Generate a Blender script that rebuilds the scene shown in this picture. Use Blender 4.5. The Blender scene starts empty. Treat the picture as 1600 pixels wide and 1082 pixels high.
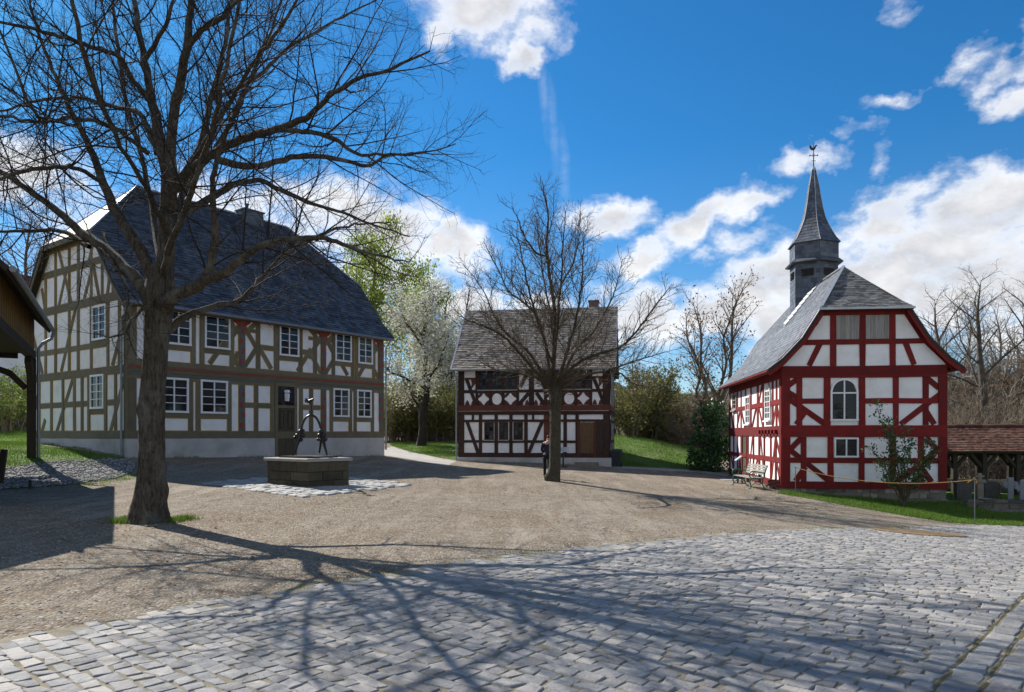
# half-timbered village square: constants of light
SUN_STRENGTH = 5.0; SKY_STRENGTH = 0.118; EXPOSURE = 0.72
SKY_HUE = 0.5; SKY_SAT = 1.16; SKY_VAL = .68; SKY_TINT = (.27, .78, 1.0)
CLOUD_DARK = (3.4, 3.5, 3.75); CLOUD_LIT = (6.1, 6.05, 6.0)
BARN_EAVE = 5.38; BARN_LEN = 11.2
import bpy, bmesh, math, random
import numpy as np
from mathutils import Vector, Matrix
random.seed(7); RNG = np.random.default_rng(7)
S = bpy.context.scene
COL = S.collection
R = math.radians
# ------------------------------------------------------------------ camera model (photo 1600 x 1082)
FPX, CX, HY, CAMZ = 1152.0, 800.0, 680.0, 1.7
SUN_AZ = Vector((-0.705, 0.709)); SUN_AZ.normalize()
SUN_EL = R(39)

def at(px, py, d):
    return Vector(((px - CX) / FPX * d, d, CAMZ + (HY - py) / FPX * d))

# ------------------------------------------------------------------ terrain height
CP = np.array([(-4,4,0),(0,4,0),(4,4,-.03),(0,8,0),(5,7,-.06),(-7,14.2,0),(-1.5,10,0),(5,11,-.16),(9,9,-.25),(1.58,28,0),(3.98,25.5,-.22),
 (7.6,22,-.55),(10.2,28,-.42),(8.5,31,-.36),(11.5,39.5,-.36),(15,26.1,-.86),(17,27.8,-.68),(22,27.5,-.74),(20,31,-.95),(16.4,25.2,-.98),(21,23.8,-1.12),(12.9,21.9,-.9),(15.2,21.9,-1.0),(20,20,-1.2),(-3.04,41.6,.2),(5.35,40.2,-.05),
 (-15.1,29,.8),(-7,39.9,.58),(-22.7,34.7,1.3),(-11,34.4,.68),(-6,20.8,.22),(-11,20.5,.12),(-14.6,24,.4),(-20.3,30,1.3),(-17.6,25.4,1.05),(-8,8,.03),(-12,14,.08),
 (7.5,52,1.7),(13.5,50,.5),(10.5,44,.0),(7,43,.0),(0,62,1.6),(-8,58,1.2),(-7.6,50,.9),(-3.5,48,.75),(20,62,0),(40,60,-2),(-40,60,3),(30,35,-1.4),(20,35,-1.2),
 (-30,30,1.6),(-30,8,.5),(20,8,-.8),(0,-10,0),(-30,-20,.3),(30,-20,-.8),(0,150,2),(150,150,-2),(-150,150,4),(-150,0,3),(150,0,-3),(0,-150,0),(-150,-150,2),(150,-150,-2)], float)

def _rbf():
    n = len(CP); P = CP[:, :2]
    D = np.sqrt(((P[:, None] - P[None]) ** 2).sum(-1) + 1.0)
    A = np.zeros((n + 3, n + 3)); A[:n, :n] = D; A[:n, n] = 1; A[:n, n+1:] = P; A[n, :n] = 1; A[n+1:, :n] = P.T
    A[:n, :n] -= np.eye(n) * 0.35
    b = np.zeros(n + 3); b[:n] = CP[:, 2]
    return np.linalg.solve(A, b)
RW = _rbf()
def gz(x, y):
    x = np.asarray(x, float); y = np.asarray(y, float); sh = x.shape
    x = np.clip(x.ravel(), -160, 160); y = np.clip(y.ravel(), -160, 160)
    out = np.empty(len(x))
    for i in range(0, len(x), 20000):
        q = np.stack([x[i:i+20000], y[i:i+20000]], 1)
        D = np.sqrt(((q[:, None] - CP[None, :, :2]) ** 2).sum(-1) + 1.0)
        out[i:i+20000] = D @ RW[:-3] + RW[-3] + q @ RW[-2:]
    return out.reshape(sh)
def gz1(x, y): return float(gz(np.array([x]), np.array([y]))[0])
def G(px, py):                                # where the sight line of a photo point meets the ground
    d = np.linspace(3, 120, 6000)
    x = (px - CX) / FPX * d; z = CAMZ + (HY - py) / FPX * d
    below = z <= gz(x, d)
    i = int(np.argmax(below)) if below.any() else len(d) - 1
    return (x[i], d[i])

# ------------------------------------------------------------------ objects
def link(o, parent=None):
    COL.objects.link(o)
    if parent is not None: o.parent = parent
    return o
def tag(o, label=None, cat=None, group=None, kind=None):
    if label: o['label'] = label
    if cat: o['category'] = cat
    if group: o['group'] = group
    if kind: o['kind'] = kind
    return o
def empty(name, loc, rz=0.0, label=None, cat=None, group=None):
    o = bpy.data.objects.new(name, None); COL.objects.link(o)
    o.location = loc; o.rotation_euler = (0, 0, rz); o.empty_display_size = .3
    return tag(o, label, cat, group)
def copy_tree(o, parent=None):
    c = o.copy(); COL.objects.link(c)
    if parent is not None: c.parent = parent
    for ch in [x for x in bpy.data.objects if x.parent == o]: copy_tree(ch, c)
    return c

def mesh_obj(name, V, F, mats, parent=None, off=(0,0,0), fm=None, rnd=None, smooth=False, uv=None):
    me = bpy.data.meshes.new(name)
    V = np.asarray(V, float).reshape(-1, 3) - np.asarray(off, float)
    if isinstance(F, np.ndarray):
        n, k = F.shape
        me.vertices.add(len(V)); me.vertices.foreach_set('co', V.astype(np.float32).ravel())
        me.loops.add(n * k); me.loops.foreach_set('vertex_index', F.astype(np.int32).ravel())
        me.polygons.add(n); me.polygons.foreach_set('loop_start', np.arange(0, n * k, k, dtype=np.int32))
        try: me.polygons.foreach_set('loop_total', np.full(n, k, np.int32))
        except Exception: pass
        me.update(calc_edges=True)
    else:
        me.from_pydata([tuple(v) for v in V], [], F); me.update()
    n = len(me.polygons)
    for m in (mats if isinstance(mats, (list, tuple)) else [mats]): me.materials.append(m)
    if fm is not None and len(fm) == n: me.polygons.foreach_set('material_index', np.asarray(fm, np.int32))
    if rnd is not None and len(rnd) == n:
        a = me.attributes.new('rnd', 'FLOAT', 'FACE'); a.data.foreach_set('value', np.asarray(rnd, np.float32))
    if smooth: me.polygons.foreach_set('use_smooth', np.ones(n, bool))
    me.update()
    o = bpy.data.objects.new(name, me)
    return link(o, parent)

class MB:
    def __init__(s): s.v = []; s.f = []; s.m = []; s.r = []; s.cur = 0; s.rv = .5
    def face(s, pts, r=None):
        b = len(s.v); s.v.extend([tuple(p) for p in pts]); s.f.append(tuple(range(b, b + len(pts)))); s.m.append(s.cur); s.r.append(s.rv if r is None else r)
    def hexa(s, c, r=None, skip=()):             # 8 corners: bottom ring 0-3 (ccw from above), top ring 4-7
        b = len(s.v); s.v.extend([tuple(p) for p in c])
        fs = ((3,2,1,0),(4,5,6,7),(0,1,5,4),(1,2,6,5),(2,3,7,6),(3,0,4,7))
        for i, q in enumerate(fs):
            if i in skip: continue
            s.f.append(tuple(b + k for k in q)); s.m.append(s.cur); s.r.append(s.rv if r is None else r)
    def box(s, x0, x1, y0, y1, z0, z1, r=None, bev=0):
        if bev:
            s.ebox(x0, x1, y0, y1, z0, z1, bev, r); return
        s.hexa([(x0,y0,z0),(x1,y0,z0),(x1,y1,z0),(x0,y1,z0),(x0,y0,z1),(x1,y0,z1),(x1,y1,z1),(x0,y1,z1)], r)
    def ebox(s, x0, x1, y0, y1, z0, z1, b, r=None):   # box with chamfered top edge and vertical edges
        def ring(e, z): return [(x0+e,y0+b if e==0 else y0+b,z)]
        def oct_(e, z):
            return [(x0+b+e,y0+e,z),(x1-b-e,y0+e,z),(x1-e,y0+b+e,z),(x1-e,y1-b-e,z),(x1-b-e,y1-e,z),(x0+b+e,y1-e,z),(x0+e,y1-b-e,z),(x0+e,y0+b+e,z)]
        A, B, C = oct_(0, z0), oct_(0, z1-b), oct_(b, z1)
        s.face(A[::-1], r); s.face(C, r)
        for P, Q in ((A, B), (B, C)):
            for i in range(8): s.face([P[i], P[(i+1)%8], Q[(i+1)%8], Q[i]], r)
    def bar(s, a, b, w, h, up=(0,0,1), r=None):      # box along a->b, w sideways, h in the up sense
        a = Vector(a); b = Vector(b); d = (b - a).normalized(); u = Vector(up)
        sd = d.cross(u)
        if sd.length < 1e-4: sd = d.cross(Vector((1, 0, 0)))
        sd.normalize(); u = sd.cross(d).normalized()
        q = [a - sd*w/2 - u*h/2, a + sd*w/2 - u*h/2, a + sd*w/2 + u*h/2, a - sd*w/2 + u*h/2]
        p = [v + (b - a) for v in q]
        s.hexa([q[0], q[1], p[1], p[0], q[3], q[2], p[2], p[3]], r)
    def tube(s, pts, rad, k=8, cap=True, r=None):
        pts = [Vector(p) for p in pts]; n = len(pts)
        rad = [rad] * n if not hasattr(rad, '__len__') else rad
        t0 = (pts[1] - pts[0]).normalized(); ref = t0.orthogonal().normalized(); base = len(s.v)
        for i in range(n):
            t = (pts[min(i+1, n-1)] - pts[max(i-1, 0)]).normalized()
            ref = (ref - t * ref.dot(t))
            ref = ref.normalized() if ref.length > 1e-6 else t.orthogonal().normalized()
            bi = t.cross(ref)
            for j in range(k):
                a = 2 * math.pi * j / k
                s.v.append(tuple(pts[i] + (ref * math.cos(a) + bi * math.sin(a)) * rad[i]))
        rv = s.rv if r is None else r
        for i in range(n - 1):
            for j in range(k):
                s.f.append((base+i*k+j, base+i*k+(j+1)%k, base+(i+1)*k+(j+1)%k, base+(i+1)*k+j)); s.m.append(s.cur); s.r.append(rv)
        if cap:
            s.f.append(tuple(base + j for j in range(k))[::-1]); s.m.append(s.cur); s.r.append(rv)
            s.f.append(tuple(base + (n-1)*k + j for j in range(k))); s.m.append(s.cur); s.r.append(rv)
    def lathe(s, prof, cx, cy, k=16, r=None, ph=0.0, sx=1, sy=1):
        base = len(s.v); n = len(prof)
        for (rr, z) in prof:
            for j in range(k):
                a = ph + 2 * math.pi * j / k
                s.v.append((cx + rr * math.cos(a) * sx, cy + rr * math.sin(a) * sy, z))
        rv = s.rv if r is None else r
        for i in range(n - 1):
            for j in range(k):
                s.f.append((base+i*k+j, base+i*k+(j+1)%k, base+(i+1)*k+(j+1)%k, base+(i+1)*k+j)); s.m.append(s.cur); s.r.append(rv)
        s.f.append(tuple(base + j for j in range(k))[::-1]); s.m.append(s.cur); s.r.append(rv)
        s.f.append(tuple(base + (n-1)*k + j for j in range(k))); s.m.append(s.cur); s.r.append(rv)
    def tiles(s, A, B, C, D, course, width, lift=.02, rise=0.0, rng=random):
        # slates on the patch A-B (eave) / D-C (top): overlapping real tiles, each slightly tilted
        A, B, C, D = map(Vector, (A, B, C, D))
        N = (B - A).cross(D - A).normalized()
        if (B - A).length < 1e-5: N = (C - A).cross(D - A).normalized()
        L = max((D - A).length, (C - B).length); n = max(2, int(round(L / course)))
        P = lambda u, v: (A.lerp(B, u)).lerp(D.lerp(C, u), v)
        for i in range(n):
            v0 = i / n; v1 = min(1.0, (i + 1.35) / n)
            wd = (P(1, v0) - P(0, v0)).length; m = max(1, int(round(wd / width)))
            edges = [0.0] + [min(1, max(0, (j + (.5 if i % 2 else 0) + rng.uniform(-.12, .12)) / m)) for j in range(1, m)] + [1.0]
            for j in range(len(edges) - 1):
                u0, u1 = edges[j], edges[j+1]
                if u1 - u0 < .02 / max(wd, .02): continue
                l0 = lift * rng.uniform(.75, 1.4); l1 = lift * rng.uniform(.75, 1.4); rv = rng.random()
                a, b = P(u0, v0), P(u1, v0); c, d = P(u1, v1), P(u0, v1)
                g = (b - a) * .012
                t = [a + g + N*l0, b - g + N*l1, c - g*.5 + N*.002, d + g*.5 + N*.002]
                s.face(t, rv)
                s.face([a + g - N*.01, b - g - N*.01, t[1], t[0]], rv)
                s.face([t[0], t[3], d + g*.5 - N*.01, a + g - N*.01], rv); s.face([t[2], t[1], b - g - N*.01, c - g*.5 - N*.01], rv)
    def build(s, name, mats, parent=None, off=(0,0,0), smooth=False):
        return mesh_obj(name, s.v if s.v else [(0,0,0)], s.f, mats, parent, off, s.m, s.r, smooth)

# ------------------------------------------------------------------ materials
class NT:
    def __init__(s, nt): s.t = nt
    def n(s, typ, ins=None, **kw):
        nd = s.t.nodes.new(typ)
        for k, v in kw.items(): setattr(nd, k, v)
        for k, v in (ins or {}).items():
            if isinstance(v, bpy.types.NodeSocket): s.t.links.new(v, nd.inputs[k])
            else: nd.inputs[k].default_value = v
        return nd
    def math(s, op, a, b=0.0, c=0.0, clamp=False):
        nd = s.n('ShaderNodeMath', {0: a, 1: b, 2: c}, operation=op); nd.use_clamp = clamp; return nd.outputs[0]
    def vm(s, op, a, b=(0,0,0)):
        return s.n('ShaderNodeVectorMath', {0: a, 1: b}, operation=op)
    def mix(s, f, a, b, blend='MIX'):
        nd = s.n('ShaderNodeMix', data_type='RGBA', blend_type=blend)
        for i, v in ((0, f), (6, a), (7, b)):
            if isinstance(v, bpy.types.NodeSocket): s.t.links.new(v, nd.inputs[i])
            else: nd.inputs[i].default_value = v if i == 0 else (tuple(v) + (1,))[:4]
        return nd.outputs[2]
    def ramp(s, f, stops, interp='LINEAR'):
        nd = s.n('ShaderNodeValToRGB', {0: f}); cr = nd.color_ramp; cr.interpolation = interp
        while len(cr.elements) < len(stops): cr.elements.new(.5)
        for e, (p, c) in zip(cr.elements, stops):
            e.position = p; e.color = (tuple(c) + (1,))[:4] if hasattr(c, '__len__') else (c, c, c, 1)
        return nd.outputs[0]
    def noise(s, vec, scale, detail=4, rough=.55, dist=0):
        return s.n('ShaderNodeTexNoise', {'Vector': vec, 'Scale': scale, 'Detail': detail, 'Roughness': rough, 'Distortion': dist}).outputs[0]
    def remap(s, v, a, b, c, d):
        return s.n('ShaderNodeMapRange', {0: v, 1: a, 2: b, 3: c, 4: d}).outputs[0]

def newmat(name):
    m = bpy.data.materials.new(name); m.use_nodes = True; nt = m.node_tree
    b = nt.nodes['Principled BSDF']; return m, NT(nt), b
def M(name, c1, c2=None, scale=3.0, rough=.85, bump=.3, bscale=25.0, rnd=0.0, spec=.3, stretch=(1,1,1), metal=0.0, dirt=None, dscale=.7, bdist=.02, trans=0.0, rnd2=None):
    m, t, b = newmat(name)
    tc = t.n('ShaderNodeTexCoord').outputs['Object']
    mp = t.n('ShaderNodeMapping', {'Vector': tc, 'Scale': stretch}).outputs[0]
    c2 = c2 or c1
    col = t.mix(t.ramp(t.noise(mp, scale, 5, .6), [(.3, 0.0), (.7, 1.0)]), c1, c2)
    if dirt is not None:
        f = t.ramp(t.noise(mp, dscale, 6, .65), [(.48, 0.0), (.72, .8)])
        col = t.mix(f, col, dirt)
    if rnd:
        a = t.n('ShaderNodeAttribute', attribute_name='rnd').outputs['Fac']
        if rnd2 is not None: col = t.mix(t.ramp(a, [(.55, 0.0), (1.0, 1.0)]), col, rnd2)
        k = t.remap(a, 0, 1, 1 - rnd, 1 + rnd)
        col = t.mix(1.0, col, t.n('ShaderNodeCombineColor', {0: k, 1: k, 2: k}).outputs[0], 'MULTIPLY')
    t.t.links.new(col, b.inputs['Base Color'])
    b.inputs['Roughness'].default_value = rough; b.inputs['Metallic'].default_value = metal
    b.inputs['Specular IOR Level'].default_value = spec
    if trans:
        tr = t.n('ShaderNodeBsdfTranslucent', {'Color': col}).outputs[0]
        mx = t.n('ShaderNodeMixShader', {0: trans, 1: b.outputs[0], 2: tr}).outputs[0]
        t.t.links.new(mx, t.t.nodes['Material Output'].inputs['Surface'])
    if bump:
        h = t.noise(mp, bscale, 6, .65)
        bn = t.n('ShaderNodeBump', {'Strength': bump, 'Distance': bdist, 'Height': h}).outputs[0]
        t.t.links.new(bn, b.inputs['Normal'])
    return m

def m_gravel():
    m, t, b = newmat('gravel')
    tc = t.n('ShaderNodeTexCoord').outputs['Object']
    big = t.noise(tc, .35, 5, .6); mid = t.noise(tc, 2.2, 6, .65, .4)
    fine = t.noise(tc, 30, 4, .7)
    vor = t.n('ShaderNodeTexVoronoi', {'Vector': tc, 'Scale': 34.0}); vr = vor.outputs['Color']; vd = vor.outputs['Distance']
    c = t.mix(t.ramp(big, [(.35, 0.0), (.65, 1.0)]), (.205, .166, .116), (.28, .242, .188))
    c = t.mix(t.ramp(mid, [(.42, 0.0), (.62, .8)]), c, (.185, .14, .098))
    c = t.mix(t.ramp(t.noise(tc, 5.5, 6, .7, .6), [(.53, 0.0), (.66, .65)]), c, (.15, .098, .055))
    g = t.n('ShaderNodeSeparateColor', {0: vr}).outputs[0]
    k = t.remap(g, 0, 1, .76, 1.24)
    c = t.mix(1.0, c, t.n('ShaderNodeCombineColor', {0: k, 1: k, 2: k}).outputs[0], 'MULTIPLY')
    c = t.mix(t.ramp(g, [(.86, 0.0), (.92, .6)]), c, (.44, .41, .37))
    c = t.mix(t.ramp(t.noise(t.n('ShaderNodeMapping', {'Vector': tc, 'Rotation': (0, 0, -.85), 'Scale': (1, .13, 1)}).outputs[0], 1.6, 4, .6), [(.52, 0.0), (.66, .45)]), c, (.38, .33, .26))
    t.t.links.new(c, b.inputs['Base Color']); b.inputs['Roughness'].default_value = .95; b.inputs['Specular IOR Level'].default_value = .1
    h = t.math('ADD', t.math('MULTIPLY', fine, .4), t.math('MULTIPLY', vd, -.9))
    h = t.math('ADD', h, t.math('MULTIPLY', mid, 2.0))
    bn = t.n('ShaderNodeBump', {'Strength': 1.0, 'Distance': .03, 'Height': h}).outputs[0]
    t.t.links.new(bn, b.inputs['Normal'])
    return m
def m_glass():
    m, t, b = newmat('window_glass')
    tc = t.n('ShaderNodeTexCoord').outputs['Object']
    a = t.n('ShaderNodeAttribute', attribute_name='rnd').outputs['Fac']
    c = t.mix(t.ramp(a, [(.6, 0.0), (1.0, 1.0)]), (.012, .014, .018), (.07, .066, .07))
    t.t.links.new(c, b.inputs['Base Color']); b.inputs['Roughness'].default_value = .05; b.inputs['Specular IOR Level'].default_value = .28
    bn = t.n('ShaderNodeBump', {'Strength': .12, 'Distance': .01, 'Height': t.noise(tc, 5, 2)}).outputs[0]
    t.t.links.new(bn, b.inputs['Normal'])
    return m
def m_bark(name, c1, c2, moss=None, sc=1.0):
    m, t, b = newmat(name)
    tc = t.n('ShaderNodeTexCoord').outputs['Object']
    mp = t.n('ShaderNodeMapping', {'Vector': tc, 'Scale': (sc, sc, sc * .22)}).outputs[0]
    ridges = t.noise(mp, 22, 6, .7, .8); pat = t.noise(tc, 2.3, 5, .6)
    c = t.mix(t.ramp(ridges, [(.36, 0.0), (.62, 1.0)]), c1, c2)
    if moss: c = t.mix(t.ramp(pat, [(.5, 0.0), (.68, .75)]), c, moss)
    t.t.links.new(c, b.inputs['Base Color']); b.inputs['Roughness'].default_value = .92; b.inputs['Specular IOR Level'].default_value = .15
    bn = t.n('ShaderNodeBump', {'Strength': 1.0, 'Distance': .07, 'Height': ridges}).outputs[0]
    t.t.links.new(bn, b.inputs['Normal'])
    return m
def m_moss_roof(name, c1, c2, moss, amt=.5, rnd=.35, rough=.6, spec=.4):
    m = M(name, c1, c2, 1.2, rough, .35, 40, rnd, spec, dirt=moss, dscale=1.3)
    return m

MT = {}
MT['gravel'] = m_gravel(); MT['glass'] = m_glass()
MT['cob'] = M('sett_stone', (.225,.22,.214), (.305,.297,.285), 11, .75, 1.0, 30, .30, .28, bdist=.016, rnd2=(.28,.255,.225), dirt=(.20,.185,.16), dscale=2.0)
MT['bed'] = M('joint_sand', (.27,.228,.16), (.19,.165,.115), 5, .95, .6, 60, dirt=(.1,.095,.04), dscale=1.2)
MT['padstone'] = M('pale_sett', (.28,.27,.25), (.36,.35,.325), 5, .75, .4, 50, .18, .25)
MT['grassblade'] = M('grass_blade', (.075,.17,.014), (.125,.225,.024), .6, .6, 0, 10, .35, .3, trans=.3, rnd2=(.15,.17,.035))
MT['lawn'] = M('lawn_soil', (.06,.125,.014), (.085,.155,.022), 1.2, .95, .6, 30, dirt=(.16,.135,.06), dscale=.5)
MT['path'] = M('path_gravel', (.30,.28,.25), (.38,.36,.33), 2, .95, .4, 50, dirt=(.24,.21,.17))
MT['rubble'] = M('grey_rubble', (.20,.195,.19), (.29,.285,.275), 6, .9, .6, 40, .45, .2)
MT['soil'] = M('bare_soil', (.19,.125,.06), (.25,.17,.085), 4, .95, .5, 40)
MT['plaster'] = M('lime_plaster', (.82,.812,.80), (.77,.762,.75), 1.6, .9, .12, 45, dirt=(.63,.60,.55), dscale=1.3)
MT['plinth'] = M('grey_render_plinth', (.50,.485,.465), (.40,.385,.37), 1.5, .9, .3, 20, dirt=(.30,.28,.25), dscale=.8)
MT['olive'] = M('olive_timber', (.185,.155,.098), (.145,.122,.078), 5, .75, .35, 30, .16, .25, stretch=(1,1,1), dirt=(.13,.105,.06))
MT['ochre'] = M('ochre_line', (.42,.27,.06), None, 5, .8, 0)
MT['redorn'] = M('red_ornament_paint', (.34,.04,.028), (.27,.035,.025), 6, .6, .1)
MT['bluegrey'] = M('blue_green_paint', (.115,.125,.105), (.09,.10,.09), 8, .7, .2)
MT['whitewood'] = M('white_window_paint', (.78,.78,.78), (.72,.72,.72), 5, .5, .08, 30)
MT['slateA'] = m_moss_roof('dark_slate', (.043,.048,.060), (.080,.086,.100), (.065,.07,.073), rnd=.5, rough=.6, spec=.35)
MT['slateB'] = m_moss_roof('weathered_brown_slate', (.21,.18,.148), (.31,.27,.225), (.15,.125,.095), rnd=.45, rough=.85, spec=.2)
MT['slateC'] = m_moss_roof('grey_slate', (.088,.099,.118), (.135,.148,.17), (.115,.12,.115), rnd=.4, rough=.62, spec=.25)
MT['slateD'] = m_moss_roof('dark_grey_hip_slate', (.12,.12,.118), (.18,.178,.168), (.10,.098,.085), rnd=.45, rough=.8, spec=.2)
MT['slateT'] = M('spire_slate', (.065,.073,.09), (.11,.12,.138), 2, .5, .3, 40, .35, .4)
MT['lead'] = M('zinc_flashing', (.36,.37,.38), (.45,.455,.46), 3, .4, .1, 20, metal=.6)
MT['brownbeam'] = M('dark_brown_timber', (.032,.017,.013), (.055,.028,.02), 6, .7, .4, 30, .2, .25)
MT['redbrown'] = M('carved_red_brown_timber', (.075,.022,.014), (.11,.034,.02), 6, .65, .4, 25, .2, .3)
MT['oakdoor'] = M('oak_door_wood', (.15,.085,.036), (.105,.058,.026), 4, .55, .3, 30, stretch=(3,3,.4))
MT['church_red'] = M('oxblood_timber', (.20,.013,.012), (.15,.012,.011), 4, .7, .5, 40, .26, .22, stretch=(1,1,1), dirt=(.095,.014,.012), dscale=2.2)
MT['church_side_red'] = MT['church_red']
MT['greyboard'] = M('weathered_shutter_board', (.36,.345,.32), (.22,.205,.185), 3, .9, .5, 20, .15, stretch=(9,9,.6))
MT['rubblestone'] = M('rubble_plinth_stone', (.17,.142,.108), (.26,.225,.18), 4, .9, .6, 18, .5, .2, dirt=(.08,.078,.05))
MT['darkstone'] = M('mossy_wall_stone', (.09,.077,.06), (.14,.12,.095), 4, .95, .6, 18, .5, .15, dirt=(.05,.06,.03))
MT['mortar'] = M('mortar', (.20,.18,.15), (.14,.125,.10), 5, .95, .5, 30)
MT['wellstone'] = M('well_sandstone', (.062,.05,.034), (.105,.086,.058), 4, .92, .6, 25, .3, .2, dirt=(.06,.06,.035), dscale=1.6)
MT['wellcap'] = M('well_rim_stone', (.36,.335,.30), (.28,.26,.235), 4, .85, .4, 30, .12)
MT['iron'] = M('black_iron', (.02,.019,.019), (.035,.03,.028), 8, .42, .3, 30, spec=.5, metal=.4)
MT['darkwood'] = M('aged_dark_wood', (.03,.022,.016), (.05,.038,.026), 5, .85, .5, 20, .2, stretch=(3,3,.5))
MT['ochreboard'] = M('ochre_boards', (.20,.12,.034), (.15,.09,.026), 4, .8, .3, 20, .2, stretch=(4,4,.5))
MT['oldtile'] = M('red_brown_roof_tile', (.145,.066,.042), (.10,.05,.036), 3, .85, .4, 30, .45, .2, dirt=(.16,.105,.078), dscale=1.1)
MT['gutter'] = M('grey_zinc_gutter', (.20,.215,.23), (.26,.27,.285), 4, .45, .1, metal=.5)
MT['bark'] = m_bark('linden_bark', (.036,.028,.02), (.14,.116,.085), (.20,.19,.155))
MT['bark_twig'] = M('dark_twig', (.022,.017,.013), (.038,.030,.022), 4, .9, .3, 40)
MT['bark_mid'] = m_bark('grey_brown_bark', (.035,.028,.02), (.12,.10,.07), (.10,.10,.05), 1.6)
MT['twig_mid'] = M('brown_twig', (.075,.057,.037), (.12,.09,.06), 3, .9, .2, 40)
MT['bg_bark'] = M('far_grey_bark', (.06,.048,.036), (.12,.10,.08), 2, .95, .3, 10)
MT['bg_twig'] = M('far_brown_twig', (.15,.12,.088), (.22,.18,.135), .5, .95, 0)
MT['blossom'] = M('white_blossom', (.66,.63,.57), (.50,.49,.41), .8, .8, 0, rnd=.3, trans=.35, rnd2=(.36,.38,.20))
MT['willow'] = M('willow_leaf', (.30,.36,.05), (.22,.29,.045), .5, .7, 0, rnd=.3, trans=.4)
MT['greenleaf'] = M('young_green_leaf', (.14,.20,.03), (.20,.26,.045), .6, .7, 0, rnd=.4, trans=.3)
MT['oliveleaf'] = M('olive_undergrowth_leaf', (.135,.14,.04), (.20,.19,.06), .5, .8, 0, rnd=.4, trans=.25)
MT['brownleaf'] = M('dry_brown_leaf', (.23,.125,.05), (.17,.09,.035), .8, .8, 0, rnd=.4, trans=.3)
MT['evergreen'] = M('evergreen_leaf', (.028,.07,.016), (.05,.105,.025), 1.0, .45, 0, rnd=.5, spec=.4, trans=.1)
MT['magnolia'] = M('glossy_dark_leaf', (.045,.085,.02), (.075,.125,.032), 1.0, .4, 0, rnd=.5, spec=.5, trans=.2)
MT['benchgreen'] = M('green_cast_iron', (.018,.085,.06), (.025,.11,.08), 8, .45, .2, 40, metal=.2)
MT['benchslat'] = M('silver_grey_slat', (.30,.285,.255), (.23,.215,.19), 4, .85, .4, 20, stretch=(5,.6,5))
MT['signwhite'] = M('white_sign_panel', (.46,.53,.60), (.50,.56,.62), 2, .35, 0)
MT['signink'] = M('sign_print', (.22,.28,.36), None, 2, .5, 0)
MT['steel'] = M('grey_steel', (.16,.17,.175), None, 4, .45, .1, metal=.6)
MT['rope'] = M('orange_rope', (.34,.20,.07), (.28,.16,.05), 30, .9, .6, 120)
MT['binblue'] = M('dark_bin_plastic', (.022,.026,.035), (.03,.034,.045), 3, .5, .1)
MT['crossgrey'] = M('grey_oak_cross', (.27,.28,.29), (.19,.195,.20), 5, .85, .5, 20, stretch=(5,5,.6))
MT['gravestone'] = M('dark_gravestone', (.055,.05,.045), (.095,.088,.078), 4, .9, .5, 20, dirt=(.045,.055,.025))
MT['skin'] = M('skin', (.48,.29,.21), None, 4, .6, 0)
MT['hair'] = M('red_brown_hair', (.075,.028,.014), (.05,.02,.011), 20, .55, .4, 60)
MT['jacket'] = M('navy_jacket', (.016,.02,.035), (.024,.028,.046), 6, .85, .4, 40)
MT['trouser'] = M('black_trousers', (.012,.012,.014), None, 6, .9, .3, 40)
MT['shirt'] = M('white_collar', (.72,.70,.69), None, 6, .8, 0)
MT['leather'] = M('brown_shoe_leather', (.06,.035,.022), None, 6, .5, .2)
MT['hill'] = M('far_wood', (.075,.065,.05), (.055,.07,.045), .02, .95, 1.0, .12, dirt=(.12,.09,.06), dscale=.01, bdist=6)
# ------------------------------------------------------------------ camera, sun, sky
cam = bpy.data.cameras.new('camera'); co = bpy.data.objects.new('camera', cam); COL.objects.link(co)
co.location = (0, 0, CAMZ); co.rotation_euler = (R(90), 0, 0)
cam.sensor_width = 36; cam.lens = 36 * FPX / 1600; cam.shift_y = (HY - 541) / 1600; cam.clip_end = 6000; cam.clip_start = .05
S.camera = co
S.render.resolution_x = 1024; S.render.resolution_y = 692
sl = bpy.data.lights.new('sun', 'SUN'); sl.energy = SUN_STRENGTH; sl.angle = R(.36); sl.color = (1, .955, .89)
so = bpy.data.objects.new('sun', sl); COL.objects.link(so)
sd = Vector((SUN_AZ.x * math.cos(SUN_EL), SUN_AZ.y * math.cos(SUN_EL), math.sin(SUN_EL)))
so.rotation_euler = (-sd).to_track_quat('-Z', 'Y').to_euler(); so.location = sd * 100
W = bpy.data.worlds.new('World'); S.world = W; W.use_nodes = True
t = NT(W.node_tree); bgn = W.node_tree.nodes['Background']
sky = t.n('ShaderNodeTexSky', sky_type='NISHITA', sun_disc=False, sun_elevation=SUN_EL, sun_rotation=math.atan2(SUN_AZ.x, SUN_AZ.y), altitude=300, air_density=1.0, dust_density=.3, ozone_density=3.0)
dirv = t.n('ShaderNodeTexCoord').outputs['Generated']
sx = t.n('ShaderNodeSeparateXYZ', {0: dirv})
az = t.math('ARCTAN2', sx.outputs[0], sx.outputs[1]); el = t.math('ARCSINE', sx.outputs[2])
ae = t.n('ShaderNodeCombineXYZ', {0: az, 1: el, 2: 0.0}).outputs[0]
warp = t.n('ShaderNodeTexNoise', {'Vector': dirv, 'Scale': 9.0, 'Detail': 5.0, 'Roughness': .6})
wv = t.vm('SUBTRACT', warp.outputs['Color'], (.5, .5, .5)).outputs[0]
wv = t.n('ShaderNodeVectorMath', {0: wv, 3: .10}, operation='SCALE').outputs[0]
aew = t.vm('ADD', ae, wv).outputs[0]
def dir_of(px, py):
    v = Vector(((px - CX) / FPX, 1.0, (HY - py) / FPX)).normalized()
    return math.atan2(v.x, v.y), math.asin(v.z)
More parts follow.
